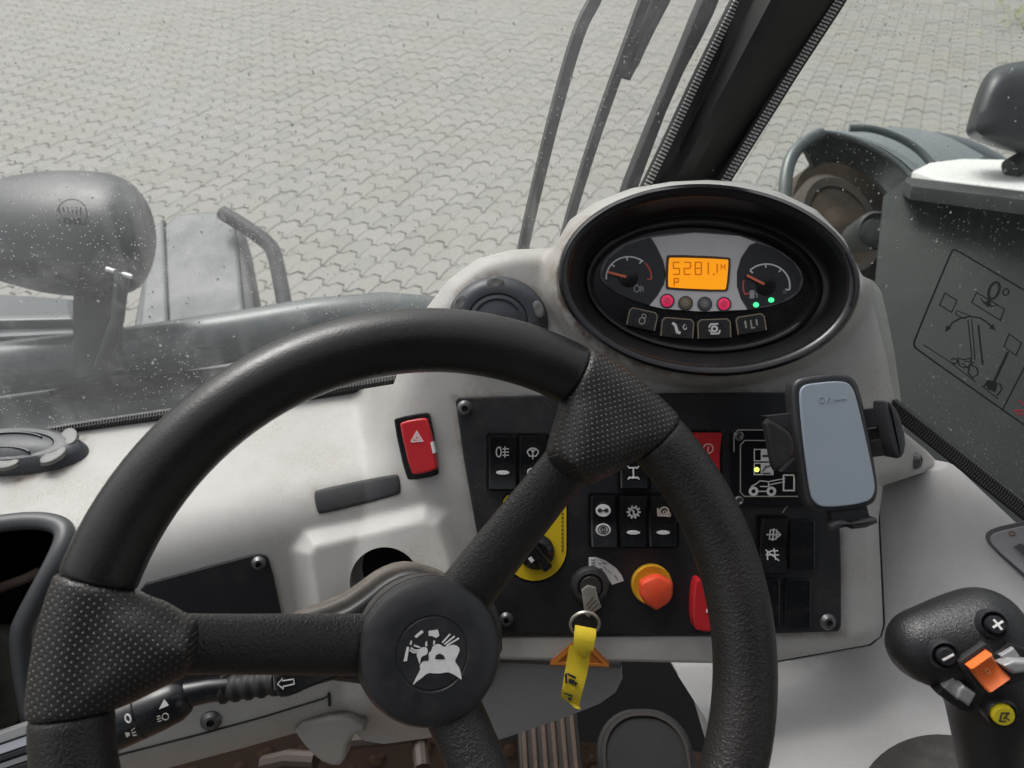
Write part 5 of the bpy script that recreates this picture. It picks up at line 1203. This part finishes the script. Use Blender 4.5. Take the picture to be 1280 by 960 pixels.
mesh('hood_body', Vv, Fc, mat('hood_dark', (.012,.016,.0145), .6, spec=.25, var=.5, vscale=4, var_col=(.020,.025,.023), dust=.3, dust_scale=12, dust_col=(.05,.055,.05)), HD, sharp=35)
SL = thing('hood_reflection', P(1230, 225, 1.6), 'flat white board built as a slab for light reflected on the engine hood', 'highlight')
fr = Frame.tri((1135,222,1.60),(1280,236,1.45),(1180,203,1.80)); mb = MB()
mb.pxprism(fr, smooth_poly([(1130,219),(1172,198),(1290,200),(1500,206),(1500,262),(1290,238)], 1), -.022, 0, .004)
mb.build('highlight', mat('highlight_white', (.72,.72,.70), .5, var=.3, vscale=90), SL)  # reflected light on the hood top, put into a white slab
mb = MB(); mb.pxprism(fr, [(1133,221),(1290,240),(1500,264),(1500,280),(1290,250),(1140,232),(1131,226)], -.03, -.003, .003); mb.build('slab_edge', DGREY, SL)

# ================================================================== GROUND
gd = math.radians(25.6); gl_ = Vector((math.cos(gd), -math.sin(gd), 0)); gg = Vector((math.sin(gd), math.cos(gd), 0))
JNT = mat('joint_sand', (.085,.078,.062), .95, bump=.3, bscale=60, var=.6, vscale=12, var_col=(.10,.105,.075))
mb = MB(); G = thing('ground', (0,0,-.012), None, None, kind='structure')
o = mesh('bedding', [(-80,-80,-.012),(80,-80,-.012),(80,80,-.012),(-80,80,-.012)], [(0,1,2,3)], JNT, G, smooth=False)
LW, LL = .140, .168
def paver_outline():
    a, z, w2, l2 = .024, .006, LW/2-.0013, LL/2-.0042
    top = [(-w2, l2-a), (-w2*.62, l2-a), (-w2*.30, l2+a), (w2*.42, l2+a), (w2*.78, l2-a), (w2, l2-a)]
    bot = [(x, y-2*l2) for x, y in top]
    yb, yt = -l2-a, l2-a
    right = [(w2, yb+(yt-yb)*.18), (w2-z, yb+(yt-yb)*.32), (w2-z, yb+(yt-yb)*.68), (w2, yb+(yt-yb)*.82)]
    left = [(x-2*w2, y) for x, y in right[::-1]]
    return bot+right+top[::-1]+left
def paver_geo(z=0.):
    po = paver_outline(); n = len(po); s = .90
    V = [(x, y, -.03) for x, y in po]+[(x, y, -.003) for x, y in po]+[(x*.985, y*.965, 0) for x, y in po]; Fc = []
    for k in range(2):
        for i in range(n): j = (i+1) % n; Fc.append((k*n+i, k*n+j, (k+1)*n+j, (k+1)*n+i))
    Fc.append(tuple(2*n+i for i in range(n))); return V, Fc
def paver_mat():
    m = mat('paver_concrete', (.30,.295,.28), .85, bump=.35, bscale=180)
    N = m.node_tree.nodes; L = m.node_tree.links; b = N['Principled BSDF']
    gi = N.new('ShaderNodeNewGeometry'); tc = N.new('ShaderNodeNewGeometry')
    oi = N.new('ShaderNodeObjectInfo'); ad = N.new('ShaderNodeMath'); ad.operation = 'ADD'; L.new(gi.outputs['Random Per Island'], ad.inputs[0]); L.new(oi.outputs['Random'], ad.inputs[1])
    fr = N.new('ShaderNodeMath'); fr.operation = 'FRACT'; L.new(ad.outputs[0], fr.inputs[0])
    rp = N.new('ShaderNodeValToRGB'); L.new(fr.outputs[0], rp.inputs[0]); e = rp.color_ramp.elements
    e[0].position = 0; e[0].color = (.25,.245,.23,1); e[1].position = 1; e[1].color = (.275,.268,.25,1)
    x = e.new(.8); x.color = (.29,.28,.265,1); x = e.new(.4); x.color = (.275,.268,.25,1)
    n = N.new('ShaderNodeTexNoise'); n.inputs['Scale'].default_value = 1.6; n.inputs['Detail'].default_value = 7; L.new(tc.outputs['Position'], n.inputs['Vector'])
    mr = N.new('ShaderNodeMapRange'); mr.inputs[1].default_value = .42; mr.inputs[2].default_value = .68; mr.inputs[4].default_value = .5; L.new(n.outputs[0], mr.inputs[0])
    mx = N.new('ShaderNodeMix'); mx.data_type = 'RGBA'; mx.inputs[7].default_value = (.27,.255,.20,1); L.new(mr.outputs[0], mx.inputs[0]); L.new(rp.outputs[0], mx.inputs[6]); L.new(mx.outputs[2], b.inputs['Base Color'])
    return m
PM = paver_mat(); pv, pf = paver_geo()
pme = bpy.data.meshes.new('paver'); pme.from_pydata(pv, [], pf)
bm = bmesh.new(); bm.from_mesh(pme); bmesh.ops.recalc_face_normals(bm, faces=bm.faces[:]); bm.to_mesh(pme); bm.free(); pme.materials.append(PM)
def proj(p):
    q = p-CAM; z = q.dot(AF); return (CX+F*q.dot(AX)/z, CY-F*q.dot(AU)/z, z) if z > .05 else (0, 0, -1)
cand = []
for i in range(-72, 90):
    for j in range(-18, 130):
        p = gl_*(i*LW)+gg*(j*LL+ (.0 if i % 2 == 0 else 0)); p.z = 0
        x, y, z = proj(p)
        if z < 0: continue
        vis = (-10 < x < 600 and -10 < y < 380) or (600 <= x < 900 and -10 < y < 300) or (900 <= x < 1290 and -10 < y < 190)
        hid = (x < 190 and y > 225) or (190 <= x < 300 and y > 275) or (x < 330 and y > 330) or (800+ (230-y)*.5 < x < 905+(225-y)*.62 and y < 230)
        if vis and not hid: cand.append((z, i, j, p.copy(), True))
        elif -260 < x < 1540 and -200 < y < 700 and z < 16: cand.append((z+100, i, j, p.copy(), False))
cand.sort(key=lambda t: t[0]); mbg = MB(); one = 0; rot = -gd
Mr = Matrix.Rotation(rot, 3, 'Z')
for n_, (z, i, j, p, vis) in enumerate(cand):
    hz = random.uniform(-.0025, .002); tx, ty = random.uniform(-.012, .012), random.uniform(-.012, .012)
    if one < 300 and vis:
        o = bpy.data.objects.new('paver', pme); COL.objects.link(o); o.parent = G; o.location = (p.x, p.y, hz+.012); o.rotation_euler = (tx, ty, rot); one += 1
    else:
        c_, s_ = math.cos(rot), math.sin(rot)
        mbg.add([(p.x+v[0]*c_-v[1]*s_, p.y+v[0]*s_+v[1]*c_, v[2]+hz+v[0]*ty*.8+v[1]*tx*.8) for v in pv], pf)
o = mbg.build('paving', PM, G, smooth=False); o['kind'] = 'stuff'
print('pavers', len(cand), one)

VG = mat('verge_leaf', (.16,.20,.035), .6, var=.6, vscale=30, var_col=(.30,.29,.05)); r_ = random.Random(8); mb = MB()
for i in range(900):
    c_ = P(1345, 18, 8.2); c_.z = .0; c_ = c_+Vector((r_.gauss(0,.32), r_.gauss(0,.30), abs(r_.gauss(0,.16)))); a = r_.uniform(0, 6.3); q = Vector((math.cos(a), math.sin(a), r_.uniform(.1,1)))*r_.uniform(.04,.10); n_ = Vector((-math.sin(a), math.cos(a), 0))*.012
    mb.add([c_-n_, c_+n_, c_+q], [(0,1,2)])
lt = MB()
for i in range(420):
    c_ = Vector((r_.uniform(-5, 6), r_.uniform(1.6, 9), .014)); a = r_.uniform(0, 6.3); l_ = r_.uniform(.004, .016); q = Vector((math.cos(a), math.sin(a), 0))*l_; n_ = Vector((-q.y, q.x, 0))*r_.uniform(.3,.8)
    lt.add([c_-q, c_-n_+Vector((0,0,.003)), c_+q, c_+n_], [(0,1,2,3)])
lo_ = lt.build('litter', mat('litter_brown', (.07,.06,.04), .8, var=.8, vscale=5, var_col=(.14,.13,.07)), G, smooth=False); lo_['kind'] = 'stuff'
o = mb.build('grass_tuft', VG, smooth=False); tag(o, 'yellow-green grass clump growing on the paving at the top right corner', 'grass', kind='stuff')

# ================================================================== CAB FLOOR, PEDALS, SILL, BIN
FL = thing('cab_floor', P(500, 980, 1.1), None, None, kind='structure')
fF = Frame(P(640, 960, 1.12), AX, Vector((0,1,0)), Vector((0,0,1)))
mb = MB(); mb.prism(fF, [(-.9,-.7),(.6,-.7),(.6,.55),(-.9,.55)], -.02, 0)
mb.build('floor_plate', mat('floor_mud', (.075,.045,.030), .7, var=.8, vscale=9, var_col=(.16,.085,.05), bump=.5, bscale=60, dust=.5, dust_scale=14, dust_col=(.05,.05,.055)), FL)
mb = MB(); mb.pxprism(Frame.facing(300, 1000, 1.1), [(500,1010),(560,1010),(560,1000),(500,1000)], 0, .001) if False else None
def pedal(px, py, d, label, rib=True, w_=.07, l_=.13, ang=.05):
    T = thing('pedal', P(px, py, d+.03), label, 'pedal')
    f = Frame(P(px, py, d), AX, (AU*.8+AF*.6), (-AF*.8+AU*.6)).turned(ang); mb = MB(); mb.prism(f, rrect(0, 0, w_, l_, .012), -.012, 0, .003); pd = mb.build('pad', mat('pedal_rubber', (.014,.011,.010), .6, dust=.2, dust_scale=30, dust_col=(.16,.10,.07)), T)
    for i in range(6):
        mb = MB(); mb.prism(f, rrect(-w_*.40+i*w_*.16, 0, w_*.07, l_*.9, .002), -.001, .004, .001); mb.build('rib', mat('pedal_rib', (.065,.040,.030), .5, dust=.5, dust_scale=60, dust_col=(.2,.14,.1)), pd)
    mb = MB(); mb.tube([f.w(0,l_*.3,-.01), f.w(0,l_*.5,-.08), f.w(0,l_*1.1,-.16)], .012, 12); mb.build('lever', CAVITY, T); return T
pedal(688, 950, .86, 'ribbed brown rubber pedal under the dashboard below the key tag')
T = thing('accelerator_pedal', P(820, 960, .95), 'dark rounded pedal in the shade beside the side console', 'pedal')
f = Frame(P(810, 975, .90), AX, (AU*.8+AF*.6), (-AF*.8+AU*.6)); mb = MB(); mb.prism(f, rrect(0, 0, .115, .16, .05, seg=8), -.012, 0, .004); mb.build('pad', mat('pedal_dark', (.005,.005,.005), .75, dust=.15, dust_scale=30, dust_col=(.09,.07,.06)), T)
mb = MB(); mb.stroke(f, rrect(0, 0, .10, .145, .045, seg=8), .004, -.001, .003, True); mb.build('edge_bead', mat('bead_brown', (.018,.014,.012), .65), T)
# bulkhead closing the foot well
mb = MB(); fr = Frame.facing(700, 900, 1.02); mb.pxprism(fr, [(560,780),(960,780),(960,960),(830,930),(560,925)], -.03, 0); mb.build('bulkhead', CAVITY, FL)
mb = MB(); fr = Frame.facing(380, 950, 1.0); mb.tube([P(430,925,.98), P(500,918,.96), P(560,905,.98)], .012, 10); mb.tube([P(520,890,1.0), P(528,960,.94)], .010, 10); mb.tube([P(330,955,1.0), P(360,948,.99), P(395,950,.98)], .011, 10); mb.build('hose', mat('hose_brown', (.045,.030,.024), .6, var=.6, vscale=40, var_col=(.04,.035,.03)), FL)
mb = MB()
r_ = random.Random(3)
for i in range(70):
    x, y = r_.uniform(230, 800), r_.uniform(925, 985); u_, v_ = fF.uv(x, y); s = r_.uniform(.003, .012)
    mb.lathe(fF, (u_, v_), [(s,-.001),(s*.8,s*.4),(s*.3,s*.6)], 6, sy=r_.uniform(.5,1.3))
o = mb.build('mud_crumbs', mat('mud_lump', (.15,.085,.05), .9), FL); o['kind'] = 'stuff'

BINT = thing('storage_bin', P(0, 800, .60), 'black moulded door-side storage bin at the left edge with a rolled rim', 'storage bin')
def sub(pts, n=60): return [polyl(pts+[pts[0]], i/n) for i in range(n)]
bp2 = smooth_poly(BIN, 2); bn = len(bp2); cx_, cy_ = -20, 790
rings = []
for s, dz in ((1.0,-.004),(.985,.02),(.94,.07),(.86,.11),(.5,.13)):
    rings.append([(cx_+(x-cx_)*s, cy_+(y-cy_)*s, float(D_body(np.array([float(x)]), np.array([float(y)]), False)[0])+dz) for x, y in bp2])
V = [P(*p) for r in rings for p in r]; Fc = []
for k in range(len(rings)-1):
    for i in range(bn): j = (i+1) % bn; Fc.append((k*bn+i, k*bn+j, (k+1)*bn+j, (k+1)*bn+i))
Fc.append(tuple((len(rings)-1)*bn+i for i in range(bn)))
mesh('liner', V, Fc, mat('bin_black', (.04,.04,.04), .4, dust=.5, dust_scale=16, dust_col=(.09,.07,.05)), BINT)
mb = MB(); mb.tube([P(p[0], p[1], p[2]-.002) for p in rings[0]]+[P(rings[0][0][0], rings[0][0][1], rings[0][0][2])], .0075, 14, flat=.8); mb.build('rim', mat('bin_rim', (.045,.047,.052), .38, bump=.05, bscale=600), BINT)
mb = MB(); mb.tube([P(-40,742,.60), P(0,735,.60), P(35,722,.605), P(50,714,.61)], .004, 10); mb.build('ledge', mat('ledge_dusty', (.14,.10,.075), .6, var=.6, vscale=50), BINT)
mb = MB(); fr = Frame.facing(10, 850, .60); mb.pxprism(fr, smooth_poly([(-40,790),(18,790),(26,850),(34,905),(-40,930)], 1), -.02, 0, .004); mb.build('floor_pad', mat('khaki_dirt', (.11,.105,.085), .7, var=.7, vscale=30, var_col=(.04,.04,.035)), BINT)
SIL = thing('door_sill', P(0, 940, .56), 'ribbed aluminium door sill strip at the bottom left corner', 'sill')
for i, (o1, o2, m_) in enumerate(((0,13,SILV),(15,27,mat('sill_bright', (.62,.63,.66), .3, metal=.5)),(29,36,SWITCH),(38,46,SILV),(48,80,RUBBER))):
    fr = Frame.facing(10, 930, .545+.002*(i % 2)); mb = MB(); mb.pxprism(fr, [(-80,944+o1),(60,896+o1),(60,896+o2),(-80,944+o2)], -.01, 0, .0008); mb.build('sill_rail', m_, SIL)

# ================================================================== REST OF THE CAB (unseen; roof and rear wall added to block daylight)
CAB = thing('cab_shade_shell', (0, -.5, 1.0), 'dark cab roof and rear wall out of view, added to shade the interior', 'cab')
cf = Vector((-math.sin(math.radians(22)), math.cos(math.radians(22)), 0)); cr = Vector((cf.y, -cf.x, 0))
fc = Frame((0,0,0), cr, cf, Vector((0,0,1)))
TRIM = mat('cab_trim', (.10,.10,.10), .8)
mb = MB(); mb.prism(fc, [(-.75,-.95),(.70,-.95),(.70,-.20),(-.75,-.20)], 2.78, 2.84); mb.build('roof', TRIM, CAB)  # unseen roof, cut short so light still comes in from above
mb = MB(); mb.prism(fc, [(-.75,-.95),(.70,-.95),(.70,-.90),(-.75,-.90)], 1.1, 2.78); mb.build('rear_wall', TRIM, CAB)
mb = MB(); mb.prism(fc, rrect(-.05,-.62,.5,.5,.06), 1.55, 1.72, .03); mb.prism(fc, rrect(-.05,-.84,.5,.12,.04), 1.72, 2.45, .03); mb.build('seat', mat('seat_cloth', (.05,.05,.055), .9), CAB)
